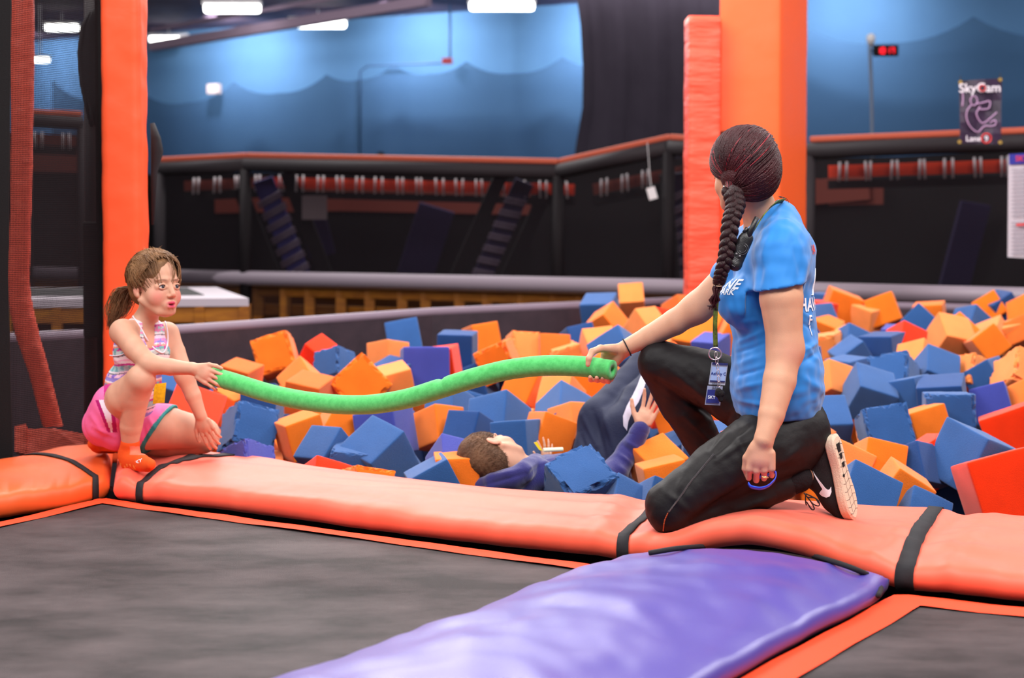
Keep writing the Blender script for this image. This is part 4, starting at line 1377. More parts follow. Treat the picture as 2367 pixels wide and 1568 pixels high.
class Body:
    def __init__(s, vox):
        s.h = vox; s.ops = []

    def limb(s, a, b, ra, rb, k=.02, flat=None, op='u'):
        """tapered round limb; flat=(direction, factor<1) squeezes the section along a direction"""
        s.ops.append(('l', op, np.array(a, float), np.array(b, float), ra, rb, k, flat)); return s

    def chain(s, pts, rs, k=.02, flat=None, op='u'):
        for i in range(len(pts) - 1):
            s.limb(pts[i], pts[i + 1], rs[i], rs[i + 1], k if i == 0 else min(k, .006), flat, op)
        return s

    def ell(s, c, r, R=None, k=.02, op='u'):
        """ellipsoid, R: 3x3 with the axes as columns"""
        s.ops.append(('e', op, np.array(c, float), np.array(r, float), np.array(R if R is not None else np.eye(3), float), k)); return s

    def cut(s, p, n, k=.003):
        """keep the side the normal points away from"""
        s.ops.append(('p', 'c', np.array(p, float), np.array(n, float) / np.linalg.norm(n), k)); return s

    def bounds(s):
        lo, hi = np.full(3, 1e9), np.full(3, -1e9)
        for o in s.ops:
            if o[1] != 'u': continue
            if o[0] == 'l':
                r = max(o[4], o[5]) + o[6]
                lo = np.minimum(lo, np.minimum(o[2], o[3]) - r); hi = np.maximum(hi, np.maximum(o[2], o[3]) + r)
            elif o[0] == 'e':
                r = o[3].max() + o[5]; lo = np.minimum(lo, o[2] - r); hi = np.maximum(hi, o[2] + r)
        return lo - 3 * s.h, hi + 3 * s.h

    def field(s):
        lo, hi = s.bounds(); h = s.h
        n = np.ceil((hi - lo) / h).astype(int) + 1
        F = np.full(n, .2, np.float32)
        for o in s.ops:
            if o[0] == 'l':
                k = o[6]; r = max(o[4], o[5]) + k + 2 * h
                a0, a1 = np.minimum(o[2], o[3]) - r, np.maximum(o[2], o[3]) + r
            elif o[0] == 'e':
                k = o[5]; r = o[3].max() + k + 2 * h
                a0, a1 = o[2] - r, o[2] + r
            else:
                k = o[4]; a0, a1 = lo, hi
            i0 = np.clip(np.floor((a0 - lo) / h).astype(int), 0, n); i1 = np.clip(np.ceil((a1 - lo) / h).astype(int) + 1, 0, n)
            if (i1 <= i0).any(): continue
            X = (lo[0] + h * np.arange(i0[0], i1[0], dtype=np.float32))[:, None, None]
            Y = (lo[1] + h * np.arange(i0[1], i1[1], dtype=np.float32))[None, :, None]
            Z = (lo[2] + h * np.arange(i0[2], i1[2], dtype=np.float32))[None, None, :]
            if o[0] == 'l':
                a, b, ra, rb, flat = o[2], o[3], o[4], o[5], o[7]
                d = b - a; L2 = max(float(d @ d), 1e-12)
                px, py, pz = X - a[0], Y - a[1], Z - a[2]
                t = np.clip((px * d[0] + py * d[1] + pz * d[2]) / L2, 0, 1)
                qx, qy, qz = px - t * d[0], py - t * d[1], pz - t * d[2]
                if flat is not None:
                    f = np.array(flat[0], float); f /= np.linalg.norm(f); g = 1 / flat[1] - 1
                    w = (qx * f[0] + qy * f[1] + qz * f[2]) * g
                    qx, qy, qz = qx + w * f[0], qy + w * f[1], qz + w * f[2]
                    D = (np.sqrt(qx * qx + qy * qy + qz * qz) - (ra + t * (rb - ra))) * (.5 + .5 * flat[1])
                else:
                    D = np.sqrt(qx * qx + qy * qy + qz * qz) - (ra + t * (rb - ra))
            elif o[0] == 'e':
                c, r_, R = o[2], o[3], o[4]
                px, py, pz = X - c[0], Y - c[1], Z - c[2]
                k0 = 0; k1 = 0
                for i in range(3):
                    q = (px * R[0][i] + py * R[1][i] + pz * R[2][i]) / r_[i]
                    k0 = k0 + q * q; k1 = k1 + (q / r_[i]) ** 2
                k0 = np.sqrt(k0); k1 = np.sqrt(k1) + 1e-6
                D = k0 * (k0 - 1) / k1
            else:
                p, nn = o[2], o[3]
                D = (X - p[0]) * nn[0] + (Y - p[1]) * nn[1] + (Z - p[2]) * nn[2]
            sl = tuple(slice(i0[q], i1[q]) for q in range(3))
            A = F[sl]
            D = D.astype(np.float32)
            if o[1] == 'u':
                hh = np.clip(.5 + .5 * (A - D) / k, 0, 1); F[sl] = A + (D - A) * hh - k * hh * (1 - hh)
            elif o[1] == 's':
                hh = np.clip(.5 - .5 * (A + D) / k, 0, 1); F[sl] = A + (-D - A) * hh + k * hh * (1 - hh)
            elif o[1] == 'c':
                hh = np.clip(.5 - .5 * (A - D) / k, 0, 1); F[sl] = A + (D - A) * hh + k * hh * (1 - hh)
            elif o[1] == 'i':
                pass
        return F, lo

    def mesh(s, noise=None, smooth=1):
        F, lo = s.field(); h = s.h
        for ax in range(3):
            sl = [slice(None)] * 3
            sl[ax] = 0; F[tuple(sl)] = .01; sl[ax] = -1; F[tuple(sl)] = .01
        return surface_nets(F, lo, h, smooth)


def surface_nets(F, lo, h, smooth=1):
    S = F < 0
    nx, ny, nz_ = F.shape
    c = np.zeros((nx - 1, ny - 1, nz_ - 1), np.uint8)
    for i in (0, 1):
        for j in (0, 1):
            for k in (0, 1):
                c += S[i:nx - 1 + i, j:ny - 1 + j, k:nz_ - 1 + k]
    act = (c > 0) & (c < 8)
    I = np.argwhere(act)
    ids = np.full(act.shape, -1, np.int64); ids[act] = np.arange(len(I))
    acc = np.zeros((len(I), 3)); cnt = np.zeros(len(I))
    offs = [(i, j, k) for i in (0, 1) for j in (0, 1) for k in (0, 1)]
    for a in offs:
        for ax in range(3):
            if a[ax]: continue
            b = list(a); b[ax] = 1
            fa = F[I[:, 0] + a[0], I[:, 1] + a[1], I[:, 2] + a[2]]; fb = F[I[:, 0] + b[0], I[:, 1] + b[1], I[:, 2] + b[2]]
            m = (fa < 0) != (fb < 0)
            t = np.where(m, fa / np.where(m, fa - fb, 1), 0)
            p = np.repeat([np.array(a, float)], len(I), 0); p[:, ax] += t
            acc[m] += p[m]; cnt[m] += 1
    V = lo + h * (I + acc / cnt[:, None])
    quads = []
    for ax in range(3):
        o1, o2 = [(1, 2), (2, 0), (0, 1)][ax]
        A = S[tuple(slice(0, -1) if q == ax else slice(1, -1) for q in range(3))]
        B = S[tuple(slice(1, None) if q == ax else slice(1, -1) for q in range(3))]
        for flip, m in ((0, A & ~B), (1, ~A & B)):
            E = np.argwhere(m)
            if not len(E): continue
            for q in range(3):
                if q != ax: E[:, q] += 1
            def cell(d1, d2):
                Q = E.copy(); Q[:, o1] -= d1; Q[:, o2] -= d2
                return ids[Q[:, 0], Q[:, 1], Q[:, 2]]
            q = np.stack([cell(1, 1), cell(0, 1), cell(0, 0), cell(1, 0)], 1)
            quads.append(q[:, ::-1] if flip else q)
    Q = np.concatenate(quads)
    Q = Q[(Q >= 0).all(1)]
    for _ in range(smooth):
        acc = np.zeros_like(V); n = np.zeros(len(V))
        for i in range(4):
            a, b = Q[:, i], Q[:, (i + 1) % 4]
            np.add.at(acc, a, V[b]); np.add.at(acc, b, V[a]); np.add.at(n, a, 1); np.add.at(n, b, 1)
        V = V + .5 * (acc / np.maximum(n, 1)[:, None] - V)
    return V, Q


def vnorm(V, Q):
    n = np.cross(V[Q[:, 2]] - V[Q[:, 0]], V[Q[:, 3]] - V[Q[:, 1]])
    N_ = np.zeros_like(V)
    for i in range(4): np.add.at(N_, Q[:, i], n)
    return N_ / (np.linalg.norm(N_, axis=1)[:, None] + 1e-12)


def body_obj(body, name, m, parent, colors=None, smooth=1, disp=None, **k):
    V, Q = body.mesh(smooth=smooth)
    if disp is not None:
        V = V + vnorm(V, Q) * disp(V)[:, None]
    c = colors(V) if colors is not None else None
    return mesh_np(name, V, Q, m, parent, smooth=True, colors=c, **k)


def fnoise(V, scale, seed=0.0, octaves=2):
    """cheap smooth pseudo-noise from sums of sines, about -1..1"""
    out = np.zeros(len(V)); a = 1.0; rng = np.random.RandomState(int(seed * 10) + 3)
    tot = 0
    V = V * np.array(scale)
    for o in range(octaves):
        for q in range(4):
            d = rng.normal(size=3); d /= np.linalg.norm(d)
            out += a * np.sin(V @ d * (2 ** o) * 2.3 + rng.uniform(0, 6.28)) * .5
        tot += a; a *= .5
    return np.clip(out / tot, -1.5, 1.5)


class Frame:
    """local frame: x = person's left, y = facing, z = up"""
    def __init__(s, o, fwd, up=(0, 0, 1), scale=1.0):
        s.o = Vector(o); s.y = Vector(fwd).normalized()
        s.x = s.y.cross(Vector(up)).normalized() * -1
        s.z = s.y.cross(s.x).normalized()
        if s.z.dot(Vector(up)) < 0: s.z = -s.z
        s.s = scale

    def p(s, x, y, z): return s.o + (s.x * x + s.y * y + s.z * z) * s.s
    def R(s): return np.array([list(s.x), list(s.y), list(s.z)]).T

    def Rot(s, ax, ang):
        """rotated axes matrix"""
        R = Matrix.Rotation(ang, 3, {'x': s.x, 'y': s.y, 'z': s.z}[ax])
        return np.array([list(R @ s.x), list(R @ s.y), list(R @ s.z)]).T


def hand(b, W, d, palm, side, curls, spread=.10, thumb=None, s=1.0, k=.006, lens=None, palm_len=.085, extra=None):
    """five-fingered hand. W wrist point, d pointing direction, palm = palm normal, side = towards the thumb
    curls: per finger (index..little) bend angles in radians for the three joints"""
    d = Vector(d).normalized(); palm = Vector(palm); palm = (palm - d * palm.dot(d)).normalized()
    side = Vector(side); side = (side - d * side.dot(d) - palm * side.dot(palm)).normalized()
    L = palm_len * s
    # palm: four metacarpal ridges
    base = []
    b.limb(Vector(W) - d * .004 * s, Vector(W) + d * L * .62 + side * .003 * s, .0245 * s, .031 * s, k * 2, (palm, .56))
    for i in range(4):
        off = (.031 - .0205 * i) * s
        kn = Vector(W) + d * (L * (1.0, 1.03, .98, .90)[i]) + side * off
        b.limb(Vector(W) + d * .034 * s + side * off * .80, kn, .0125 * s, .0106 * s, k * .8, (palm, .92))
        base.append(kn)
    b.limb(Vector(W) + d * .03 * s + side * .018 * s + palm * .006 * s, Vector(W) + d * .06 * s + side * .022 * s + palm * .004 * s, .017 * s, .012 * s, k * 2)
    tips = []
    lens = lens or (.040, .045, .042, .033)
    for i in range(4):
        c = curls[i]
        p = base[i]; ang = 0
        dirn = (d + side * spread * (1.2 - .8 * i)).normalized()
        ax_ = dirn.cross(palm).normalized()
        r = (.0086, .0088, .0084, .0074)[i] * s
        segs = (lens[i] * s, lens[i] * .62 * s, lens[i] * .52 * s)
        for j in range(3):
            ang += c[j]
            dd = dirn * math.cos(ang) + palm * math.sin(ang)
            q = p + dd * segs[j]
            b.limb(p, q, r * (1.02 - .08 * j), r * (.96 - .10 * j), k * .55)
            p = q
        tips.append((p, dd, r, palm * math.cos(ang) - dirn * math.sin(ang)))
    # thumb leaves the side of the palm near its base
    t = thumb or ((.55, .75, .35), (.75, .25, .6), (.9, 0, .45))
    p = Vector(W) + d * .020 * s + side * .022 * s + palm * .004 * s
    for j, (td, ln, r0, r1) in enumerate(zip(t, (.042, .032, .026), (.0145, .0105, .0095), (.0108, .0096, .0078))):
        dd = (d * td[0] + side * td[1] + palm * td[2]).normalized()
        q = p + dd * ln * s
        b.limb(p, q, r0 * s, r1 * s, k * (1.6 if j == 0 else .6))
        p = q
    tips.append((p, dd, .0085 * s, -palm))
    return tips


def skin_colors(base, blush=(), flat=()):
    """sRGB base with soft patches: (centre, radius, colour, weight)"""
    base = np.array(lin(base))
    def f(V):
        C = np.repeat([base], len(V), 0)
        C *= (1 + .035 * fnoise(V, 60, 2.0))[:, None]
        for c, r, col, w in blush:
            r = np.array(r if isinstance(r, (tuple, list)) else (r, r, r))
            d = (((V - np.array(c)) / r) ** 2).sum(1)
            a = (w * np.exp(-d if w < .85 else -(d ** 2)))[:, None]
            C = C * (1 - a) + np.array(lin(col)) * a
        return np.clip(C, 0, 1)
    return f


def strands(name, paths, r, m, parent, n=4, taper=True):
    """many thin hair locks as one mesh; paths: list of point lists"""
    mb = MB()
    for pth in paths:
        k = len(pth)
        rr = [r * (1 if not taper else (1 - .75 * (i / (k - 1)) ** 3)) for i in range(k)]
        mb.tube([Vector(p) for p in pth], rr, n, cap=False)
    return mb.build(name, m, parent, smooth=True)


def proj(V):
    """photo pixel of world points"""
    V = np.asarray(V, float)
    c, s_ = math.cos(PITCH), math.sin(PITCH)
    z = V[:, 2] - CAMZ
    f = V[:, 1] * c - z * s_; u = V[:, 1] * s_ + z * c
    return CX + FPX * V[:, 0] / f, PROW - FPX * u / f


def folds(V, N_, segs, side=-1):
    """cloth folds on the camera side: (x0, y0, x1, y1, width px, height m)"""
    px, py = proj(V)
    out = np.zeros(len(V))
    face = np.clip(-N_[:, 1] * 2, 0, 1)
    for x0, y0, x1, y1, w, a in segs:
        dx, dy = x1 - x0, y1 - y0
        L2 = dx * dx + dy * dy
        t = np.clip(((px - x0) * dx + (py - y0) * dy) / L2, 0, 1)
        r2 = (px - x0 - t * dx) ** 2 + (py - y0 - t * dy) ** 2
        tap = .35 + .65 * np.sin(np.pi * np.clip(t, .05, .95))
        out += a * tap * np.exp(-r2 / (w * w)) * face
    return out
# ================================================================ HEAD
def head(b, F, child=0.0, k=.014, mouth_open=0.0, neck_to=None, neck_r=.05):
    p = F.p; s = F.s; R = F.R()
    b.ell(p(0, -.014, .034), np.array((.074, .094, .084)) * s, R, k)
    b.ell(p(0, .018, -.030), np.array((.060, .067, .076 - .006 * child)) * s, R, .03 * s)
    b.ell(p(0, .060 - .004 * child, -.088), np.array((.024, .020, .018)) * s, R, .030 * s)
    for e in (-1, 1):
        b.ell(p(e * .034, .046, -.036), np.array((.028 + .005 * child, .026, .028 + .004 * child)) * s, R, .02 * s)
        b.limb(p(e * .066, -.005, -.045), p(e * .03, .05, -.088), (.014 - .005 * child) * s, (.014 - .004 * child) * s, .02 * s)      # jaw
        b.limb(p(e * .012, .079, .025), p(e * .044, .067, .025), (.008 - .003 * child) * s, (.006 - .002 * child) * s, .014 * s)     # brow
        b.ell(p(e * .032, .088, .000), np.array((.019, .013, .0115)) * s, R, .012 * s, 's')
        # lids over the eyeball
        c = (e * .0315, .0685, .000)
        r_ = .0146
        for el, rr in ((.74, .0020), (-.60, .0015)):
            pts = []
            for q in range(7):
                a = -1.0 + 2.0 * q / 6
                t = el * math.cos(a * 1.25)
                pts.append(p(c[0] + r_ * math.sin(a) * math.cos(t * .5), c[1] + r_ * math.cos(a) * math.cos(t), c[2] + r_ * math.sin(t)))
            b.chain(pts, [rr * s] * 7, .004 * s)
        b.ell(p(e * .0455, .0640, -.001), np.array((.0070, .0090, .0105)) * s, R, .005 * s)
        b.ell(p(e * .0170, .0790, -.001), np.array((.0045, .0060, .0060)) * s, R, .005 * s)
    nl = 1 - .18 * child
    b.limb(p(0, .080, .008), p(0, .080 + .020 * nl, -.026), .0065 * s, .0085 * s, .010 * s)
    b.ell(p(0, .079 + .020 * nl, -.030), np.array((.0095, .0085, .0075)) * s, R, .006 * s)
    for e in (-1, 1):
        b.ell(p(e * .0105, .088, -.0335), np.array((.0065, .0085, .0058)) * s, R, .005 * s)
        b.ell(p(e * .0058, .0945, -.0395), np.array((.0030, .0036, .0030)) * s, R, .003 * s, 's')
    # mouth
    zo = mouth_open * .004
    b.ell(p(0, .074, -.064), np.array((.026, .014, .018)) * s, R, .012 * s)
    b.chain([p(-.021, .077, -.0625), p(-.008, .0875, -.0565 + zo * .3), p(0, .0875, -.0580 + zo * .3), p(.008, .0875, -.0565 + zo * .3), p(.021, .077, -.0625)], [.0028 * s, .0046 * s, .0044 * s, .0046 * s, .0028 * s], .004 * s)
    b.chain([p(-.020, .076, -.0645), p(-.009, .0865, -.0690 - zo), p(.009, .0865, -.0690 - zo), p(.020, .076, -.0645)], [.0028 * s, .0052 * s, .0052 * s, .0028 * s], .004 * s)
    b.ell(p(0, .091, -.0630 - zo * .4), np.array((.0135, .010, .0012 + .0042 * mouth_open)) * s, R, .0025 * s, 's')
    # ears
    for e in (-1, 1):
        Re = F.R()
        b.ell(p(e * .0755, -.014, -.006), np.array((.0065, .0165, .028)) * s, Re, .005 * s)
        b.ell(p(e * .082, -.010, -.002), np.array((.004, .009, .016)) * s, Re, .004 * s, 's')
        b.ell(p(e * .076, -.006, -.028), np.array((.006, .008, .009)) * s, Re, .005 * s)
    if neck_to is not None:
        b.limb(p(0, -.022, -.05), neck_to, neck_r * s, neck_r * 1.05 * s, .03 * s)


def eye_obj(F, e, gaze, parent, iris=(70, 80, 90)):
    c = F.p(e * .0305, .0680, .000); r = .0131 * F.s
    V, Q = [], []
    nu_, nv_ = 24, 20
    ga = Vector(gaze).normalized(); ax = ga.orthogonal().normalized(); ay = ga.cross(ax)
    cols = []
    for i in range(nv_ + 1):
        t = math.pi * (i / nv_) ** 1.5
        for j in range(nu_):
            a = 2 * math.pi * j / nu_
            V.append(c + (ga * math.cos(t) + (ax * math.cos(a) + ay * math.sin(a)) * math.sin(t)) * r * (1.05 if t < .1 else 1.0))
            cols.append(lin((12, 10, 12)) if t < .25 else lin(iris) if t < .56 else lin((232, 222, 220)))
    for i in range(nv_):
        for j in range(nu_):
            Q.append((i * nu_ + j, i * nu_ + (j + 1) % nu_, (i + 1) * nu_ + (j + 1) % nu_, (i + 1) * nu_ + j))
    return mesh_np('eye', [tuple(v) for v in V], np.array(Q), M['eye'], parent, smooth=True, colors=np.array(cols))


M['eye'] = mat('eye_surface', (230, 225, 225), .08, .6, attr=True)
M['skin'] = mat('skin', (230, 180, 155), .52, .35, attr=True, sss=.12, bump=.10, bscale=420)
M['hairdark'] = mat('dark_red_brown_hair', (34, 14, 17), .40, .36, var=(72, 20, 28), vscale=5, bump=.4, bscale=260)
M['hairred'] = mat('red_streak_hair', (150, 24, 42), .35, .5)
M['shirt'] = mat('blue_jersey', (30, 122, 200), .62, .3, sheen=.25, bump=.12, bscale=1100)
M['pants'] = mat('black_track_cloth', (19, 15, 17), .6, .28, bump=.25, bscale=45, bdist=.006)
M['knit'] = mat('black_knit', (30, 25, 28), .85, .2, bump=.6, bscale=500, stretch=(1, 1, .2))
M['textwhite'] = mat('print_white', (232, 238, 246), .6, .3)
M['textred'] = mat('print_red', (226, 84, 70), .6, .3)

# ================================================================ WOMAN
wo = empty('person', atz(1700, 1180, .0), label='woman in bright blue T-shirt and black track trousers kneeling on the pad, dark braid', cat='person')
W_ = at
HFw = Frame(at(1719, 399, 4.60), (-.60, .80, -.10), (-.06, .05, 1), 1.06)
b = Body(.0034)
nb = at(1772, 528, 4.63)
head(b, HFw, 0, neck_to=nb, neck_r=.050)
b.limb(nb, at(1785, 575, 4.62), .062, .10, .03)
# near arm
sh, el, wr = at(1806, 590, 4.44), at(1815, 805, 4.40), at(1766, 1018, 4.30)
b.chain([sh, at(1806, 690, 4.41), el], [.058, .063, .050], .03)
b.chain([el, at(1802, 880, 4.37), at(1783, 960, 4.33), wr], [.047, .0475, .037, .0262], .03)
b.ell(at(1828, 815, 4.42), (.03, .03, .04), None, .03)
# fist holding a blue band: fingers curl toward the body
hand(b, at(1765, 1018, 4.30), (-.10, -.04, -1), (.22, .95, .1), (-.95, .2, 0), [(.80, 1.5, 1.0), (.85, 1.55, 1.0), (.9, 1.5, 1.0), (.85, 1.5, 1.0)],
     spread=.03, thumb=((.85, .50, .15), (1.0, .02, .25), (.8, -.25, .75)), s=1.02, k=.006)
# far arm to the noodle
fs_, fe, fw = at(1742, 585, 4.80), at(1612, 712, 4.84), at(1449, 803, 4.86)
b.chain([fs_, at(1680, 650, 4.82), fe], [.058, .055, .046], .03)
b.chain([fe, at(1560, 745, 4.85), at(1500, 778, 4.86), fw], [.044, .042, .034, .0265], .03)
# hand gripping the noodle: thumb over the top, fingers below
for kx, ky, kd in ((1397, 818, 4.872), (1404, 830, 4.878), (1409, 842, 4.882), (1412, 854, 4.882)):
    b.limb(at(1444, 810, 4.87), at(kx, ky, kd), .0165, .0115, .012)
b.limb(at(1436, 806, 4.865), at(1400, 806, 4.85), .0165, .0135, .012)
b.chain([at(1418, 808, 4.855), at(1388, 806, 4.825), at(1369, 813, 4.790), at(1361, 829, 4.772), at(1359, 843, 4.770)], [.0140, .0120, .0104, .0094, .0080], .008)
for i_, (x0, y0, x1, x2) in enumerate(((1397, 818, 1376, 1366), (1404, 830, 1390, 1381), (1409, 842, 1403, 1395), (1412, 854, 1412, 1406))):
    b.chain([at(x0, y0, 4.88), at((x0 + x1) / 2, 864, 4.880), at(x1, 877 - (1 if i_ else 0), 4.850), at(x2, 878 + i_ * 1.2, 4.818), at(x2 - 2, 872 + i_ * 1.5, 4.800)], [.0110, .0096, .0090, .0084, .0068], .005)
# ankle of the kneeling leg
b.chain([at(1800, 1125, 4.50), at(1850, 1102, 4.51), at(1872, 1096, 4.53)], [.043, .033, .027], .02)
# legs inside the trousers
b.chain([at(1785, 575, 4.62), at(1790, 760, 4.62), at(1810, 960, 4.62)], [.09, .085, .09], .03)
b.chain([at(1828, 1000, 4.56), at(1745, 1045, 4.49), at(1560, 1168, 4.45), at(1640, 1168, 4.475), at(1755, 1136, 4.49), at(1800, 1125, 4.50)], [.085, .08, .05, .042, .042, .036], .03)
b.chain([at(1790, 965, 4.70), at(1650, 882, 4.80), at(1530, 842, 4.86), at(1578, 942, 4.90), at(1665, 1105, 4.93)], [.085, .07, .045, .045, .035], .03)
wskin = skin_colors((206, 154, 124), [(at(1757, 1085, 4.28), .05, (214, 140, 124), .5), (at(1385, 860, 4.85), .06, (214, 140, 124), .5), (at(1828, 815, 4.36), .035, (214, 146, 128), .45),
                                      (at(1752, 610, 4.35), .004, (120, 70, 60), .6), (at(1826, 680, 4.34), .0028, (120, 70, 60), .9)])
wbody = body_obj(b, 'body', M['skin'], wo, wskin)

# shirt
T = np.eye(3)
def tilt(a):   # lean in the picture plane
    return np.array(Matrix.Rotation(a, 3, 'Y'))
b = Body(.0040)
b.ell(at(1790, 612, 4.62), (.122, .172, .150), tilt(.08), .03)
b.ell(at(1788, 740, 4.62), (.124, .150, .170), None, .05)
b.ell(at(1796, 885, 4.61), (.140, .205, .200), None, .06)
b.ell(at(1714, 700, 4.53), (.072, .072, .074), None, .05)
b.ell(at(1718, 700, 4.72), (.070, .070, .072), None, .05)
b.limb(at(1788, 520, 4.62), at(1812, 560, 4.50), .058, .070, .05)
b.limb(at(1786, 520, 4.64), at(1745, 560, 4.76), .055, .066, .05)
b.limb(at(1790, 512, 4.62), at(1790, 560, 4.62), .064, .10, .04)
b.limb(at(1806, 590, 4.45), at(1803, 700, 4.405), .077, .0765, .045)
b.limb(at(1738, 590, 4.80), at(1690, 640, 4.815), .068, .066, .045)
SHF = [(1690, 800, 1762, 768, 7, .007), (1686, 822, 1765, 795, 5, -.006), (1684, 850, 1762, 822, 8, .007), (1684, 875, 1765, 852, 5, -.006), (1690, 905, 1765, 885, 7, .006),
       (1688, 925, 1790, 940, 6, .006), (1893, 790, 1852, 815, 6, .008), (1895, 812, 1850, 842, 6, -.007), (1896, 840, 1858, 800, 6, .007), (1855, 870, 1900, 905, 9, .006),
       (1700, 560, 1730, 640, 8, .003), (1715, 640, 1750, 700, 9, .004), (1835, 560, 1850, 640, 8, -.004), (1790, 520, 1835, 500, 7, .004), (1868, 600, 1845, 700, 8, .005), (1690, 745, 1745, 735, 8, -.004),
       (1760, 600, 1752, 660, 8, -.004), (1872, 860, 1880, 930, 7, -.005), (1780, 540, 1760, 610, 7, .003), (1850, 720, 1885, 745, 6, .005), (1850, 745, 1888, 765, 5, -.005)]
# neck opening and hems
b.limb(at(1752, 470, 4.62), at(1768, 522, 4.62), .060, .060, .006, None, 's')
zh = at(1790, 957, 4.60).z
b.cut((0, 0, zh), (0, 0, -1), .004)


# cut the sleeve at its hem without touching the torso: plane limited to the near side
def shirt_mesh(smooth=1):
    F, lo = b.field(); h = b.h
    n = F.shape
    X = (lo[0] + h * np.arange(n[0]))[:, None, None]; Y = (lo[1] + h * np.arange(n[1]))[None, :, None]; Z = (lo[2] + h * np.arange(n[2]))[None, None, :]
    for (a, c, near) in ((at(1747, 674, 4.40), at(1857, 655, 4.40), True),):
        nrm = Vector((c - a).normalized()).cross(Vector((0, 1, 0)))
        if nrm.z > 0: nrm = -nrm
        D = (X - a.x) * nrm.x + (Y - a.y) * nrm.y + (Z - a.z) * nrm.z
        lim = 4.475 - Y      # >0 on the sleeve side
        # the part beyond the hem and nearer than the torso side is removed
        C = np.minimum(D, lim) + 0 * X
        bx_ = (X > at(1735, 0, 4.4).x) & (X < at(1872, 0, 4.4).x) & (Z > at(0, 760, 4.4).z)
        F = np.where(bx_, np.maximum(F, C), F)
    for ax in range(3):
        sl = [slice(None)] * 3
        sl[ax] = 0; F[tuple(sl)] = .01; sl[ax] = -1; F[tuple(sl)] = .01
    V, Q = surface_nets(F.astype(np.float32), lo, h, smooth)
    nn = vnorm(V, Q)
    d = .0022 * fnoise(V, (18, 18, 34), 3.0) + .0018 * fnoise(V, (60, 60, 30), 8.0)
    lowz = np.clip((at(0, 740, 4.6).z - V[:, 2]) / .15, 0, 1)
    d += folds(V, nn, SHF)
    d += lowz * .0012 * fnoise(V, (14, 14, 60), 9.0)
    return V + nn * d[:, None], Q
V, Q = shirt_mesh(2)
shirt = mesh_np('tshirt', V, Q, M['shirt'], wo, smooth=True)
V_sh, N_sh = V, vnorm(V, Q)


def on_surface(Vs, Ns, p, dirn, maxr=.03):
    """closest surface vertex to the line from p along dirn that faces back"""
    dirn = np.array(dirn) / np.linalg.norm(dirn); w = Vs - np.array(p)
    t = w @ dirn; r = np.linalg.norm(w - t[:, None] * dirn, axis=1)
    ok = (Ns @ dirn < 0) & (r < maxr)
    if not ok.any(): return Vector(p)
    c = np.where(ok, r * 3 + t, 1e9)
    i = int(np.argmin(c)); return Vector(p) + Vector(dirn) * float(t[i])


def wrap_text(name, body, px, py, d, size, m, parent, Vs, Ns, viewdir=None, right=None, off=.0025, xs=1.0):
    """lettering laid on the cloth: flat letters pushed onto the surface point by point"""
    cu = bpy.data.curves.new(name, 'FONT')
    cu.body = body; cu.size = size; cu.align_x = 'CENTER'; cu.align_y = 'CENTER'; cu.offset = size * .025; cu.resolution_u = 3
    tmp = bpy.data.objects.new(name, cu); me = bpy.data.meshes.new_from_object(tmp); bpy.data.objects.remove(tmp)
    import bmesh
    bm = bmesh.new(); bm.from_mesh(me)
    bmesh.ops.triangulate(bm, faces=bm.faces[:])
    for _ in range(2):
        es = [e for e in bm.edges if e.calc_length() > size * .12]
        if es: bmesh.ops.subdivide_edges(bm, edges=es, cuts=1); bmesh.ops.triangulate(bm, faces=bm.faces[:])
    o0 = at(px, py, d)
    vd = Vector(viewdir).normalized(); rt = Vector(right).normalized(); up = rt.cross(vd).normalized()
    if up.z < 0: up = -up
    o0 = o0 - vd * .3
    T0 = on_surface(Vs, Ns, o0, vd)
    # local smooth map: use nearest surface for each vertex
    w = Vs - np.array(T0)
    near = Vs[(np.linalg.norm(w, axis=1) < size * 3.5)]; nn = Ns[(np.linalg.norm(w, axis=1) < size * 3.5)]
    for v in bm.verts:
        q = np.array(T0 + rt * v.co.x * xs + up * v.co.y)
        w = near - q; t = w @ np.array(vd); r = np.linalg.norm(w - t[:, None] * np.array(vd), axis=1)
        okk = nn @ np.array(vd) < .15
        wgt = np.where(okk & (r < .012), 1 / (r + .0015) ** 2, 0)
        tt = (wgt * t).sum() / wgt.sum() if wgt.sum() > 0 else 0
        v.co = Vector(q) + vd * (float(tt) - off)
    me2 = bpy.data.meshes.new(name); bm.to_mesh(me2); bm.free(); me2.materials.append(m)
    o = bpy.data.objects.new(name, me2); COL.objects.link(o); parent_to(o, parent)
    return o


vd = (.75, .66, 0); rt = (.66, -.75, 0)
wrap_text('chest_lettering', 'ONE', 1676, 658, 4.5, .040, M['textwhite'], shirt, V_sh, N_sh, vd, rt)
wrap_text('chest_lettering', 'E PARK', 1674, 675, 4.5, .024, M['textwhite'], shirt, V_sh, N_sh, vd, rt)
vb = (-.72, .70, 0); rb_ = (.70, .72, 0)
wrap_text('back_lettering', 'HAVE', 1886, 706, 4.52, .055, M['textwhite'], shirt, V_sh, N_sh, vb, rb_)
wrap_text('back_lettering', 'PA', 1874, 578, 4.52, .040, M['textred'], shirt, V_sh, N_sh, vb, rb_)
wrap_text('back_lettering', 'I', 1888, 655, 4.54, .11, M['textwhite'], shirt, V_sh, N_sh, vb, rb_)
wrap_text('back_lettering', 'F', 1884, 742, 4.50, .040, M['textwhite'], shirt, V_sh, N_sh, vb, rb_)
wrap_text('back_lettering', 'I', 1884, 766, 4.50, .040, M['textwhite'], shirt, V_sh, N_sh, vb, rb_)

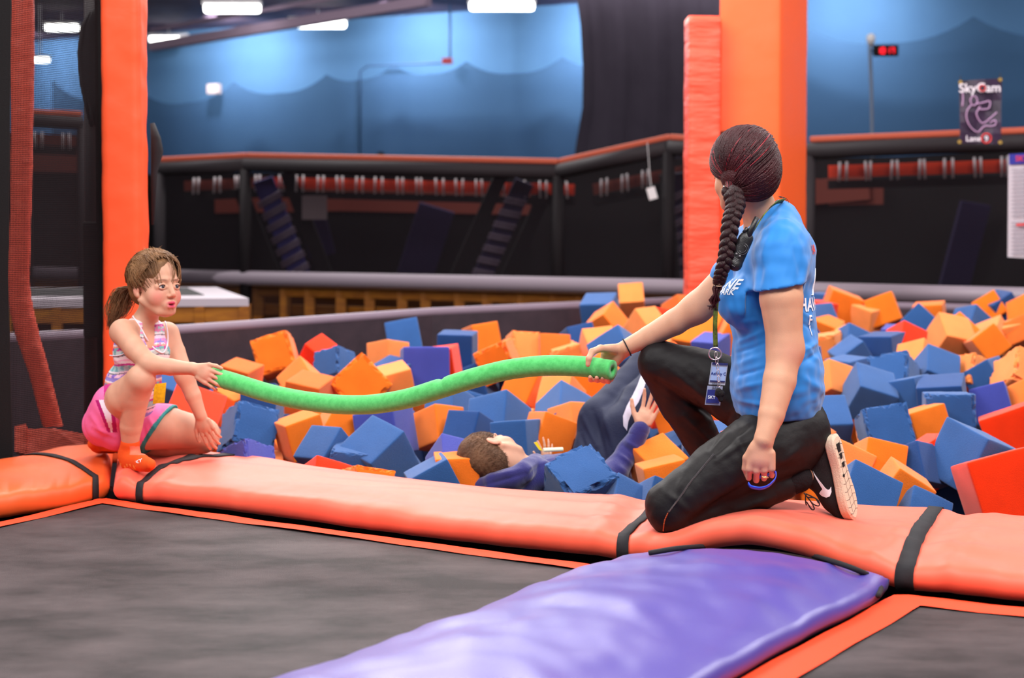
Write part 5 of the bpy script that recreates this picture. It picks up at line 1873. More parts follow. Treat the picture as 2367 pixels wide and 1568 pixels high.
# trousers
b = Body(.0044)
b.ell(at(1806, 975, 4.62), (.132, .168, .120), None, .04)
lh, lk = at(1822, 995, 4.50), at(1556, 1163, 4.44)
b.chain([at(1832, 1012, 4.54), at(1745, 1048, 4.48), lk], [.108, .104, .076], .05)
b.limb(at(1768, 1010, 4.52), at(1660, 1085, 4.46), .060, .060, .05)
b.ell(at(1546, 1180, 4.43), (.058, .06, .070), None, .03)
b.chain([at(1552, 1187, 4.44), at(1640, 1163, 4.47), at(1755, 1132, 4.49), at(1808, 1118, 4.50)], [.062, .068, .062, .050], .018)
rh, rk, ra = at(1790, 965, 4.72), at(1528, 838, 4.86), at(1665, 1105, 4.93)
b.chain([rh, at(1650, 880, 4.80), rk], [.110, .094, .068], .04)
b.ell(at(1522, 836, 4.86), (.058, .06, .062), None, .03)
b.chain([at(1527, 850, 4.87), at(1578, 940, 4.90), at(1640, 1050, 4.92), ra], [.064, .070, .060, .045], .02)
PF = [(1640, 1045, 1700, 985, 8, .007), (1655, 1065, 1745, 1010, 7, .006), (1650, 1055, 1735, 985, 5, -.005), (1585, 1090, 1560, 1150, 8, .005), (1600, 1222, 1720, 1178, 8, .005), (1596, 1207, 1735, 1120, 9, -.012),
      (1700, 1180, 1790, 1150, 7, .007), (1545, 905, 1640, 970, 9, .005), (1560, 860, 1650, 940, 9, .006), (1520, 880, 1700, 1000, 7, -.007), (1700, 1000, 1740, 1090, 10, .006), (1760, 1100, 1850, 1070, 10, -.008),
      (1640, 930, 1675, 1000, 8, .005), (1580, 960, 1640, 1020, 6, .005), (1690, 960, 1640, 1040, 6, -.006), (1740, 1130, 1800, 1120, 6, .005), (1530, 1130, 1590, 1180, 8, .004), (1850, 1030, 1800, 1080, 9, .005)]
_pv = {}


def pants_disp(V):
    z = fnoise(V, (16, 16, 16), 5.0) * .0030 + fnoise(V, (40, 40, 40), 6.0) * .0014
    return z
V, Q = b.mesh(smooth=2)
nn = vnorm(V, Q)
V = V + nn * (pants_disp(V) + folds(V, nn, PF))[:, None]
pants_ob = mesh_np('track_trousers', V, Q, M['pants'], wo, smooth=True)
b = Body(.0034)
b.chain([at(1800, 1119, 4.50), at(1846, 1106, 4.50)], [.046, .042], .01)
body_obj(b, 'knit_cuff', M['knit'], wo, None, 1, lambda V: .0005 * np.sin((V[:, 2] * .9 + V[:, 1] * 1.4) * 700))
# zip on the thigh, orange piping at the knee
zp = [(1650, 1050), (1632, 1072), (1610, 1098), (1592, 1120), (1575, 1145), (1558, 1168), (1545, 1185)]
dg_V, dg_Q = None, None
PV = np.empty(len(pants_ob.data.vertices) * 3, np.float32); pants_ob.data.vertices.foreach_get('co', PV); PV = PV.reshape(-1, 3).astype(float)
PQ = np.empty(len(pants_ob.data.loops), np.int32); pants_ob.data.loops.foreach_get('vertex_index', PQ)
PN = vnorm(PV, PQ.reshape(-1, 4))


def surf_line(pix, Vs, Ns, d0, off=.001, n=24):
    out = []
    for x, y in spline([(x, y, 0) for x, y in pix], n)[:, :2]:
        q = at(x, y, d0); dr = (at(x, y, d0 + 1) - q)
        r = on_surface(Vs, Ns, q, dr, .012)
        if (r - q).length < 1e-6: continue
        out.append(r - dr.normalized() * off)
    return out
mb = MB(); mb.tube(surf_line(zp, PV, PN, 4.1), .0028, 6); mb.build('thigh_zip', mat('zip_metal', (120, 116, 118), .3, .6, metal=.7, bump=1, bscale=900), pants_ob, smooth=True)
mb = MB(); mb.tube(surf_line([(1544, 1186), (1536, 1205), (1533, 1228)], PV, PN, 4.1), .0018, 5); mb.build('orange_piping', mat('piping_orange', (170, 74, 30), .6), pants_ob)
# far shoe, planted behind the thigh
b = Body(.005)
b.limb(at(1672, 1122, 4.93), at(1560, 1128, 4.90), .036, .032, .02); b.limb(at(1672, 1105, 4.93), at(1660, 1125, 4.93), .04, .042, .02)
body_obj(b, 'far_shoe', M['black'], wo)

# hair tie, ring, blue band
fwv = (fw - at(1500, 778, 4.86)).normalized()
def ring(c, axis, r, t, name, m, par, sq=1.0, n=28):
    ax = Vector(axis).normalized(); u = ax.orthogonal().normalized(); v = ax.cross(u)
    mb = MB(); mb.tube([Vector(c) + (u * math.cos(a) + v * math.sin(a)) * r for a in [2 * math.pi * k / n for k in range(n)]], t, 6, closed=True)
    return mb.build(name, m, par, smooth=True)
ring(at(1449, 803, 4.86), (fwv.x, 0, fwv.z * 1.0), .0295, .0022, 'hair_tie', M['strap'], wo)

# ---------------------------------------------------------------- hair
scal = (.079, .101, .090)
def scalp(F, u, off=1.0, c=(0, -.014, .034), r=scal):
    u = Vector(u).normalized()
    return F.p(c[0] + u.x * r[0] * off, c[1] + u.y * r[1] * off, c[2] + u.z * r[2] * off)


def slerp(a, b_, t):
    a, b_ = Vector(a).normalized(), Vector(b_).normalized()
    w = math.acos(max(-1, min(1, a.dot(b_))))
    if w < 1e-4: return a
    return (a * math.sin((1 - t) * w) + b_ * math.sin(t * w)) / math.sin(w)


b = Body(.0036)
b.ell(HFw.p(0, -.016, .036), (.078, .098, .089), HFw.R(), .02)
b.ell(HFw.p(0, -.042, -.015), (.066, .066, .070), HFw.R(), .03)
b.ell(HFw.p(.047, -.014, -.014), (.039, .050, .050), HFw.R(), .03)
b.ell(HFw.p(0, .112, -.045), (.075, .07, .085), HFw.R(), .01, 's')
b.cut(HFw.p(0, -.03, -.082), -(HFw.z * .9 + HFw.y * -.05), .01)
body_obj(b, 'hair', M['hairdark'], wo)
rng = random.Random(3)
paths, red = [], []
tgt = Vector((.93, .12, -.62))        # over the near ear, where the braid starts
for i in range(1150):
    # roots: parting line over the crown, plus the hairline behind
    if i < 560:
        a = rng.uniform(-1.35, 1.25)
        st = Vector((rng.uniform(-.30, .12), math.sin(a) * .95, math.cos(a) * .95 + .1))
    else:
        a = rng.uniform(-.1, 1.0)
        st = Vector((-.75 + a * 1.1, -1.0 + a * .25, rng.uniform(-.95, .55)))
    end = tgt + Vector((rng.uniform(-.02, .02), rng.uniform(-.16, .10), rng.uniform(-.12, .10)))
    n = 12
    pth = []
    bow = rng.uniform(-.05, .05); lay = rng.uniform(.02, .075) if i < 560 else rng.uniform(.0, .05)
    for k in range(n):
        t = k / (n - 1)
        u = slerp(st, end, t)
        u = (u + Vector((0, bow * math.sin(t * math.pi), 0))).normalized()
        pth.append(scalp(HFw, u, 1.03 + lay + .045 * math.sin(math.pi * min(1, t * 1.1))) if i < 560 else scalp(HFw, u, 1.02 + lay + .02 * math.sin(math.pi * t), (0, -.018, .012), (.079, .098, .108)))
    # run into the braid
    pth.append(at(1692 + rng.uniform(-10, 10), 448 + rng.uniform(-6, 8), 4.49))
    (red if (i < 560 and .35 < st.y < .8 and rng.random() < .45) or rng.random() < .07 else paths).append(pth)
strands('hair_strands', paths, .0024, M['hairdark'], wo)
strands('red_hair_streaks', red, .0018, M['hairred'], wo)
# curl at the nape
mb = MB()
for q in range(3):
    c = at(1803 + q * 3, 462 + q * 3, 4.60)
    mb.tube([c + Vector((.012 * math.cos(a) * (1 + .25 * q), .004 * q * math.sin(a * .7), (.010 + .003 * q) * math.sin(a))) for a in [(-1.9 + .55 * k) for k in range(8)]], .0009, 4)
mb.build('nape_curl', M['hairdark'], wo)
# braid: three interlacing ropes along the centre line
bl = spline([at(x, y, d) for x, y, d in ((1692, 440, 4.50), (1700, 475, 4.47), (1690, 510, 4.45), (1683, 560, 4.43), (1675, 605, 4.42), (1665, 640, 4.43), (1662, 655, 4.44))], 110)
mb = MB()
for s_ in range(3):
    pts, rs = [], []
    for i, c in enumerate(bl):
        t = i / (len(bl) - 1)
        ph = t * 2 * math.pi * 5.2 + s_ * 2 * math.pi / 3
        w = .0215 * (1 - .45 * t)
        c = Vector(c)
        pts.append(c + Vector((math.sin(ph) * w, -math.sin(2 * ph) * w * .55, 0)))
        rs.append(.0148 * (1 - .42 * t) * (1 + .18 * math.cos(2 * ph)))
    mb.tube(pts, rs, 10)
mb.build('braid', mat('braid_hair', (30, 13, 15), .42, .35, var=(52, 20, 24), vscale=40, bump=.9, bscale=160, stretch=(3, 3, .6), bdist=.004), wo, smooth=True)
mb = MB()
for zz, cc in ((651, 0), (655, 1), (660, 0)):
    c = at(1661, zz, 4.44)
    mb.tube([c + Vector((math.cos(a) * .0125, math.sin(a) * .0125, .002 * math.sin(a))) for a in [2 * math.pi * k / 14 for k in range(14)]], .0019, 5, closed=True)
mb.build('braid_band', mat('band_tan', (190, 160, 130), .5), wo, smooth=True)
paths = []
for i in range(70):
    ox, oy = rng.uniform(-.010, .010), rng.uniform(-.010, .010)
    paths.append([Vector(c) + Vector((ox * (1 + .6 * math.sin(t_ * 2.6)), oy, 0)) for t_, c in enumerate(spline([at(1661, 655, 4.44), at(1654, 680, 4.44), at(1649, 705, 4.45), at(1645 + rng.uniform(-3, 3), 718 - rng.uniform(0, 12), 4.45)], 7))])
strands('braid_tail', paths, .0017, M['hairdark'], wo)
ee = HFw.p(.081, .000, -.036)
mb = MB(); mb.tube([ee, ee + Vector((-.002, -.006, -.006)), ee + Vector((-.002, -.007, -.012))], [.002, .0035, .002], 8); mb.build('earring', mat('silver', (220, 220, 225), .2, .6, metal=.9), wo, smooth=True)
for e in (-1, 1): eye_obj(HFw, e, HFw.y, wbody)
ring(at(1768, 1104, 4.262), (0.1, .3, 1), .0098, .0016, 'finger_ring', mat('gold_ring', (225, 190, 130), .25, .6, metal=.9), wo)

# ---------------------------------------------------------------- shoe of the kneeling foot
ha, ta = at(1919, 1016, 4.50), at(1962, 1192, 4.50)
shoe = empty('training_shoe', ta, label='black training shoe with white curved mark and beige grooved sole, toes on the pad', cat='shoe')
axs = (ta - ha).normalized()
nsole = Vector((.80, -.52, .15)); nsole = (nsole - axs * nsole.dot(axs)).normalized()
wd3 = axs.cross(nsole).normalized()           # across the foot
if wd3.x > 0: wd3 = -wd3
Ls_ = (ta - ha).length
b = Body(.0034)
def sp(t, w, n): return ha + axs * (Ls_ * t) + wd3 * w + nsole * n
# upper
b.chain([sp(.03, 0, -.030), sp(.25, 0, -.036), sp(.5, 0, -.036), sp(.75, 0, -.030), sp(.97, 0, -.020)], [.030, .034, .038, .040, .028], .02, (nsole, .85))
b.limb(sp(.05, 0, -.045), sp(.17, 0, -.085), .032, .035, .02)
b.limb(sp(.42, 0, -.075), sp(.78, 0, -.040), .033, .030, .025)
b.limb(sp(.17, 0, -.080), sp(.42, 0, -.080), .040, .040, .02)
b.limb(sp(.26, 0, -.105), sp(.30, 0, -.130), .033, .036, .006, None, 's')
up_ = body_obj(b, 'shoe_upper', mat('shoe_mesh_black', (28, 25, 28), .75, .3, bump=.6, bscale=700), shoe)
UV = np.empty(len(up_.data.vertices) * 3, np.float32); up_.data.vertices.foreach_get('co', UV); UV = UV.reshape(-1, 3).astype(float)
UQ = np.empty(len(up_.data.loops), np.int32); up_.data.loops.foreach_get('vertex_index', UQ); UN = vnorm(UV, UQ.reshape(-1, 4))
# sole: outline swept slab with grooves
out = [(-.06, .0), (-.045, .020), (.0, .030), (.12, .034), (.35, .030), (.55, .036), (.72, .044), (.88, .042), (.98, .030), (1.06, .008)]
L1 = [(t, w) for t, w in out] + [(t, -w) for t, w in out[::-1]]
cl = spline([(t, w, 0) for t, w in L1] + [(L1[0][0], L1[0][1], 0)], 90)[:-1]
def curl(t): return 0.0
rows = []
for q, (n0, sc_) in enumerate(((-.008, .93), (-.004, 1.0), (.006, 1.03), (.016, 1.0), (.0205, .93), (.021, .80), (.021, .5), (.021, .1))):
    rows.append([sp(.5 + (t - .5) * (sc_ if q > 3 else 1), w * sc_, n0 + curl(t)) for t, w, _ in cl])
mb = MB(); n_ = len(cl)
mb.add([p for r_ in rows for p in r_], [(i * n_ + j, i * n_ + (j + 1) % n_, (i + 1) * n_ + (j + 1) % n_, (i + 1) * n_ + j) for i in range(len(rows) - 1) for j in range(n_)] + [tuple((len(rows) - 1) * n_ + j for j in range(n_))])
sole_ob = mb.build('shoe_sole', mat('sole_beige', (214, 196, 172), .7, .3, bump=.3, bscale=300), shoe, smooth=False)
mb = MB()
for t in (.10, .22, .34, .46, .56, .66, .76, .86, .95):
    wq = float(np.interp(t, [o_[0] for o_ in out], [o_[1] for o_ in out]))
    mb.tube([sp(t + .02 * math.sin(w * 3), wq * w * .86, .0208 + curl(t)) for w in (-1, -.5, 0, .5, 1)], .0009, 4)
for w0 in (-.014, .014):
    mb.tube([sp(t, w0, .0208 + curl(t)) for t in np.linspace(.04, .94, 14)], .0008, 4)
mb.build('sole_grooves', mat('groove_dark', (84, 66, 58), .8), sole_ob)
mb = MB()
for t, w, l_, h_ in ((.06, .004, .055, .013), (.19, .002, .035, .009), (.31, .0, .030, .009), (.45, .016, .018, .006)):
    mb.add([sp(t, w - h_, .0216), sp(t, w + h_, .0216), sp(t + l_ * 2.0, w + h_ * .8, .0216), sp(t + l_ * 2.0, w - h_ * .8, .0216)], [(0, 1, 2, 3)])
o = mb.build('sole_pads', M['black'], sole_ob); md = o.modifiers.new('thick', 'SOLIDIFY'); md.thickness = .002; md.offset = 0


def patch(name, pix, Vs, Ns, d0, m, par, off=.0015, sub=5):
    """thin shape following the surface, outline given in picture points"""
    import bmesh
    bm = bmesh.new()
    vs = [bm.verts.new((x, y, 0)) for x, y in pix]
    bm.faces.new(vs)
    bmesh.ops.triangulate(bm, faces=bm.faces[:])
    for _ in range(sub):
        es = [e for e in bm.edges if e.calc_length() > 7]
        if not es: break
        bmesh.ops.subdivide_edges(bm, edges=es, cuts=1); bmesh.ops.triangulate(bm, faces=bm.faces[:])
    for v in bm.verts:
        q = at(v.co.x, v.co.y, d0); dr = at(v.co.x, v.co.y, d0 + 1) - q
        dn = np.array(dr.normalized()); w = Vs - np.array(q); t = w @ dn; r = np.linalg.norm(w - t[:, None] * dn, axis=1)
        ok = (Ns @ dn < .1) & (r < .010)
        if not ok.any(): ok = r < .02
        tm = t[ok].min() if ok.any() else 0
        ok &= t < tm + .02
        wg = np.where(ok, 1 / (r + .001) ** 2, 0)
        tt = (wg * t).sum() / wg.sum() if wg.sum() else (v.co.z)
        v.co = q + dr.normalized() * (float(tt) - off)
    me = bpy.data.meshes.new(name); bm.to_mesh(me); bm.free(); me.materials.append(m)
    o = bpy.data.objects.new(name, me); COL.objects.link(o); parent_to(o, par)
    md = o.modifiers.new('thick', 'SOLIDIFY'); md.thickness = .001
    return o


sw = [(1879, 1089), (1885, 1099), (1893, 1110), (1901, 1120), (1908, 1129), (1914, 1133), (1918, 1131), (1921, 1125), (1922, 1138), (1918, 1148), (1910, 1151), (1900, 1147), (1894, 1141), (1901, 1142), (1905, 1139), (1901, 1131), (1895, 1121), (1888, 1109), (1882, 1098)]
patch('curved_mark', sw, UV, UN, 4.2, M['textwhite'], up_)
mb = MB()
lb = at(1862, 1148, 4.46)
for L_ in ([(1858, 1140), (1868, 1152), (1880, 1166), (1893, 1170), (1892, 1158), (1876, 1148), (1862, 1142)], [(1862, 1142), (1862, 1160), (1864, 1168)], [(1858, 1140), (1874, 1160), (1882, 1176), (1876, 1178), (1864, 1160)], [(1866, 1150), (1884, 1152), (1892, 1164)]):
    mb.tube([Vector(q) for q in spline([at(x, y, 4.44 + .004 * i) for i, (x, y) in enumerate(L_)], 16)], .0021, 5)
mb.build('shoelaces', M['strap'], up_, smooth=True)

# ---------------------------------------------------------------- lanyard, radio, badges, blue wristband
ly = empty('lanyard', at(1745, 530, 4.45), label='black and green patterned lanyard around the woman\'s neck with a silver key ring', cat='lanyard')
lym = mat('camo_ribbon', (30, 30, 22), .6, .3, var=(110, 128, 48), vscale=45)
def ribbon(pts, wdt, wdir, name, m, par, n=40):
    c = [Vector(q) for q in spline(pts, n)]
    wdir = Vector(wdir).normalized()
    mb = MB(); mb.grid([[p - wdir * wdt / 2 for p in c], [p + wdir * wdt / 2 for p in c]])
    o = mb.build(name, m, par, smooth=True); md = o.modifiers.new('thick', 'SOLIDIFY'); md.thickness = .0018; md.offset = 0
    return o
ribbon([at(1812, 464, 4.575), at(1796, 468, 4.53), at(1776, 484, 4.50), at(1758, 508, 4.475), at(1738, 540, 4.445)], .018, (.55, -.35, .7), 'ribbon', lym, ly)
ribbon([at(1676, 618, 4.47), at(1664, 650, 4.46), at(1656, 700, 4.45), at(1653, 750, 4.45), at(1654, 802, 4.46)], .014, (1, .2, 0), 'ribbon', lym, ly)
sil = mat('ring_silver', (225, 215, 220), .2, .6, metal=.85)
ring(at(1653, 818, 4.46), (.1, 1, .15), .0185, .0018, 'key_ring', sil, ly)
mb = MB()
for k, (x, y) in enumerate(((1655, 820), (1657, 834), (1659, 848), (1660, 862), (1661, 876), (1662, 888))):
    mb.tube([at(x, y, 4.448) + Vector((math.cos(a) * .004, 0, math.sin(a) * .009)) for a in [2 * math.pi * q / 10 for q in range(10)]], .0011, 5, closed=True)
mb.build('chain_links', sil, ly, smooth=True)
b = Body(.002); b.limb(at(1661, 905, 4.445), at(1666, 925, 4.445), .010, .007, .004); b.limb(at(1658, 912, 4.445), at(1668, 910, 4.445), .008, .010, .004)
body_obj(b, 'black_whistle', M['black'], ly)

# badges
bg = empty('name_badge', at(1652, 870, 4.46), label='clear plastic name badge with blue and white cards hanging at the woman\'s hip', cat='badge')
tlb = lambda u, v, o=0: at(1645 + u * 38 - v * 14, 838 + v * 98 + u * 2, 4.475 - o)
def bq(u0, v0, u1, v1, o, name, m, par=None):
    mb = MB(); mb.grid([[tlb(u0, v0, o), tlb(u1, v0, o)], [tlb(u0, v1, o), tlb(u1, v1, o)]])
    ob = mb.build(name, m, par or bg); md = ob.modifiers.new('thick', 'SOLIDIFY'); md.thickness = .0015; md.offset = 0; return ob
slv = bq(0, 0, 1, .52, 0, 'badge_sleeve', mat('badge_plastic', (168, 176, 196), .25, .6))
slv2 = bq(-.05, .55, .88, 1, 0, 'badge_sleeve', mat('badge_plastic_low', (150, 158, 186), .25, .6))
bq(.08, .10, .95, .42, .003, 'name_card', mat('card_pale_blue', (150, 176, 222), .5), slv)
bq(.0, .64, .80, .95, .003, 'logo_card', mat('card_navy', (34, 44, 120), .5), slv2)
bq(.05, .0, 1.0, .05, .003, 'dark_bar', mat('card_navy2', (30, 40, 100), .5), slv)
bq(.05, .42, .98, .45, .003, 'dark_bar', mat('card_navy3', (30, 40, 100), .5), slv)
navy = mat('ink_navy', (28, 50, 130), .5); grey = mat('ink_grey', (70, 74, 96), .5)
Rb = RX
for txt, u, v, sz, mm in (('Ashley C', .52, .26, .0125, navy), ('ARIELL', .45, .50, .008, grey), ('JERI', .42, .59, .011, grey), ('SKY', .30, .82, .013, M['textwhite'])):
    text_obj('badge_text', txt, tlb(u, v, .0045), Matrix.Rotation(.05, 3, 'Y') @ Rb, sz, mm, slv if v < .45 else slv2, extrude=.0003)

# radio
rd = empty('walkie_talkie', at(1710, 580, 4.42), label='black walkie-talkie clipped to the lanyard on the woman\'s chest', cat='radio')
R0, R1 = at(1741, 545, 4.43), at(1690, 618, 4.43)
ra_ = (R0 - R1).normalized(); rn = Vector((-.35, -.92, .1)); rn = (rn - ra_ * rn.dot(ra_)).normalized(); rw_ = ra_.cross(rn)
rc_ = (at(1722, 560, 4.43) + R1) / 2
rm = mat('radio_black', (26, 25, 28), .38, .5, bump=.15, bscale=300)
b = Body(.0024)
b.limb(R1 + ra_ * .018, at(1724, 552, 4.43), .024, .022, .004, (rn, .62))
b.limb(R1 + ra_ * .012 - rw_ * .008, R1 + ra_ * .012 + rw_ * .008, .017, .017, .006)
rcs = body_obj(b, 'radio_case', rm, rd)
mb = MB(); mb.tube([at(1727, 556, 4.425), at(1737, 530, 4.425), at(1750, 502, 4.425)], [.009, .0085, .007], 12); mb.build('antenna', rm, rd, smooth=True)
mb = MB(); kq = at(1724, 532, 4.43); mb.tube([kq - ra_ * .01, kq + ra_ * .008], .006, 12); mb.build('volume_knob', rm, rd, smooth=True)
fc = R1 + ra_ * .062 + rn * .0155
for rr in (.0165, .011):
    ring(fc, rn, rr, .0013, 'speaker_ring', mat('radio_ring', (58, 56, 60), .3), rcs)
mb = MB()
for k in range(6):
    c = R1 + ra_ * (.006 + .0045 * k) + rn * .0162
    mb.tube([c - rw_ * .011, c + rw_ * .011], .0009, 4)
mb.build('speaker_grille', mat('radio_grille', (80, 78, 82), .3), rcs)
for k in (-1, 1):
    mb = MB(); c = R1 + ra_ * .040 + rw_ * .006 * k + rn * .0150; mb.tube([c, c + rn * .003], .0032, 10); mb.build('button', mat('radio_button', (110, 108, 112), .3), rd, smooth=True)

bb = empty('wristband', at(1762, 1120, 4.27), label='shiny blue band held in the woman\'s lowered fist', cat='band')
pts = [at(1729, 1118, 4.26), at(1736, 1126, 4.245), at(1757, 1130, 4.24), at(1775, 1125, 4.24), at(1788, 1114, 4.245), at(1794, 1104, 4.26), at(1792, 1092, 4.29), at(1776, 1098, 4.32), at(1745, 1106, 4.32)]
c = [Vector(q) for q in spline(pts, 50)]
mb = MB(); mb.grid([[p + Vector((0, 0.004, -.0045)) for p in c], [p + Vector((0, -.004, .0045)) for p in c]])
o = mb.build('band_loop', mat('band_blue', (46, 84, 226), .35, .5), bb, smooth=True); md = o.modifiers.new('thick', 'SOLIDIFY'); md.thickness = .0016

# ================================================================ NOODLE
nd_ = [at(484, 868, 5.46), at(540, 884, 5.42), at(620, 909, 5.35), at(700, 926, 5.28), at(780, 935, 5.21), at(860, 935, 5.14), at(940, 922, 5.08), at(1010, 901, 5.03), at(1090, 876, 4.98), at(1170, 856, 4.94), at(1250, 846, 4.90), at(1320, 846, 4.865), at(1370, 850, 4.84), at(1416, 856, 4.80)]
nm = mat('green_foam', (92, 202, 112), .9, .15, sheen=.3, var=(74, 180, 94), vscale=60, bump=.35, bscale=650, bdist=.003)
path = [Vector(q) for q in spline(nd_, 200)]
pn = empty('pool_noodle', path[100], label='long sagging green pool noodle held between the girl and the woman', cat='pool noodle')
vs, fs_l = [], []
n = 28; R_ = .0335; ri = .011
ref = Vector((0, 0, 1))
rings_o, rings_i = [], []
for i, p in enumerate(path):
    t = (path[min(i + 1, 199)] - path[max(i - 1, 0)]).normalized()
    x = t.cross(ref).normalized(); y = x.cross(t).normalized()
    s = i / 199
    ro, rin = [], []
    notch = math.exp(-((s - .555) / .006) ** 2)
    for k in range(n):
        a = 2 * math.pi * k / n
        r = R_ * (1 + .012 * nz(s * 30, a * .8))
        if math.sin(a) > .2: r -= .007 * notch * math.sin(a)
        hole = math.exp(-((s - .785) / .006) ** 2 - ((a - 2.3) / .16) ** 2) + .45 * math.exp(-((s - .535) / .006) ** 2 - ((a - 2.2) / .2) ** 2)
        r -= .011 * min(1, hole)
        if i > 185: r *= 1 - .06 * (i - 185) / 14 + .04 * nz(a * 2, i * .3)
        if i < 5: r *= 1 - .05 * (5 - i) / 5
        ro.append(p + (x * math.cos(a) + y * math.sin(a)) * r)
        rin.append(p + (x * math.cos(a) + y * math.sin(a)) * ri)
    rings_o.append(ro); rings_i.append(rin)
V = [q for r_ in rings_o for q in r_] + [q for r_ in rings_i for q in r_]
m_ = 200 * n
F_ = [(i * n + k, i * n + (k + 1) % n, (i + 1) * n + (k + 1) % n, (i + 1) * n + k) for i in range(199) for k in range(n)]
F_ += [(m_ + (i + 1) * n + k, m_ + (i + 1) * n + (k + 1) % n, m_ + i * n + (k + 1) % n, m_ + i * n + k) for i in range(199) for k in range(n)]
F_ += [(k, m_ + k, m_ + (k + 1) % n, (k + 1) % n) for k in range(n)]
F_ += [(199 * n + (k + 1) % n, m_ + 199 * n + (k + 1) % n, m_ + 199 * n + k, 199 * n + k) for k in range(n)]
mesh_np('noodle_body', V, np.array(F_), nm, pn, smooth=True)
# ================================================================ GIRL
M['girlhair'] = mat('light_brown_hair', (98, 66, 42), .5, .3, var=(150, 108, 70), vscale=14, bump=.4, bscale=240)
M['tank'] = mat('striped_tank_cloth', (230, 220, 225), .75, .2, attr=True, bump=.15, bscale=900)
M['short'] = mat('pink_shorts_cloth', (238, 92, 158), .6, .3, attr=True, bump=.12, bscale=500)
M['sock'] = mat('orange_sock_knit', (244, 96, 34), .85, .2, attr=True, bump=.5, bscale=600)
gi = empty('person', atz(300, 1045, 0), label='small girl in striped tank top, pink shorts and orange socks crouching on the pad', cat='person')
th = math.radians(50)
HG = Frame(at(361, 664, 5.62), (math.sin(th), -math.cos(th), .05), (.04, 0, 1), 1.04)
b = Body(.0023)
nk = at(332, 752, 5.66)
head(b, HG, 1.0, mouth_open=.6, neck_to=nk, neck_r=.038)
left_dir = Vector((.75, .66, 0)).normalized()       # the girl's left (away to the right)
fwdg = Vector((.66, -.75, 0)).normalized()
Rg = np.array([list(left_dir), list(fwdg), [0, 0, 1]]).T
b.limb(nk, at(328, 790, 5.67), .046, .075, .03)
b.ell(at(330, 810, 5.67), (.105, .070, .105), Rg, .03)
b.ell(at(307, 890, 5.71), (.092, .078, .10), Rg, .05)
b.ell(at(282, 955, 5.74), (.105, .092, .085), Rg, .05)
gs, ge, gw = at(284, 768, 5.57), at(346, 843, 5.43), at(446, 853, 5.415)
b.chain([gs, at(312, 808, 5.50), ge], [.044, .039, .033], .025)
b.chain([ge, at(395, 849, 5.44), gw], [.033, .030, .0215], .025)
b.limb(nk + Vector((0, 0, -.02)), gs, .036, .040, .03)
gs2, ge2, gw2 = at(386, 772, 5.74), at(426, 868, 5.70), at(464, 962, 5.70)
b.limb(nk + Vector((0, 0, -.02)), gs2, .034, .036, .03)
b.chain([gs2, at(405, 815, 5.73), ge2], [.043, .038, .034], .025)
b.chain([ge2, at(446, 915, 5.70), gw2], [.033, .030, .0215], .025)
hand(b, at(447, 853, 5.415), (.88, -.03, -.46), (.10, .97, -.2), (.3, 0, .95), [(.02, .30, .3), (.06, .32, .3), (.10, .40, .3), (.2, .5, .4)],
     spread=.09, thumb=((.75, .6, .0), (.98, .30, .1), (1, .05, .2)), s=.80, k=.005)
hand(b, at(464, 962, 5.70), (.42, -.05, -.90), (.15, .95, -.10), (-.9, .0, -.42), [(.15, .35, .25), (.20, .4, .3), (.25, .45, .3), (.28, .5, .3)],
     spread=.045, thumb=((.72, .65, 0), (.95, .28, .05), (1, .15, .15)), s=.80, k=.005)
# raised leg
gk, ga = at(326, 878, 5.44), at(300, 1036, 5.52)
b.chain([at(262, 965, 5.60), at(288, 920, 5.50), gk], [.080, .068, .049], .03)
b.ell(at(324, 876, 5.43), (.043, .046, .046), None, .015)
b.chain([gk, at(312, 920, 5.47), at(303, 985, 5.50), ga], [.047, .050, .040, .0285], .02)
# folded leg
gh2, gk2 = at(300, 990, 5.76), at(470, 1003, 5.86)
b.chain([gh2, at(390, 990, 5.80), gk2], [.088, .080, .062], .03)
b.ell(at(474, 1010, 5.87), (.052, .05, .056), None, .02)
b.chain([at(470, 1022, 5.87), at(400, 1030, 5.86), at(330, 1033, 5.87), at(245, 1028, 5.86)], [.046, .052, .040, .026], .012)
gcol = skin_colors((208, 156, 130), [
    (HG.p(0, .090, -.0575), (.021, .020, .0072), (206, 58, 94), 1.0), (HG.p(0, .090, -.068), (.019, .020, .0080), (204, 62, 98), 1.0),
    (HG.p(0, .078, -.0645), (.011, .010, .0035), (96, 16, 26), .86),
    (HG.p(-.044, .066, -.036), .026, (222, 110, 108), .55), (HG.p(.044, .066, -.036), .026, (222, 110, 108), .55),
    (HG.p(0, .105, -.03), .010, (226, 130, 116), .35), (HG.p(-.078, -.012, -.008), .02, (224, 130, 116), .5),
    (at(400, 835, 5.40), .03, (226, 150, 130), .3), (at(480, 1000, 5.8), .03, (228, 140, 124), .4), (at(485, 870, 5.42), .03, (226, 130, 116), .35),
] + [(HG.p(e * (.019 + .0065 * q), .080 - .0012 * q * q, .0225 + .0018 * (1.6 - abs(q - 1.6))), (.0056, .020, .0026), (96, 64, 44), .62) for e in (-1, 1) for q in range(5)])
gbody = body_obj(b, 'body', M['skin'], gi, gcol, 1)
gz = (Vector((.80, -.55, .02))).normalized()
for e in (-1, 1):
    eye_obj(HG, e, gz, gbody, (62, 62, 76))
# lashes line
for e in (-1, 1):
    pts = []
    for q in range(9):
        a = -1.0 + 2.0 * q / 8
        t = .50 * math.cos(a * 1.25) - .06
        pts.append(HG.p(e * .0315 + .0150 * math.sin(a) * math.cos(t * .5), .0685 + .0158 * math.cos(a) * math.cos(t), .0 + .0148 * math.sin(t)))
    mb = MB(); mb.tube(pts, .0010, 5); mb.build('eyelashes', M['hairdark'], gbody, smooth=True)

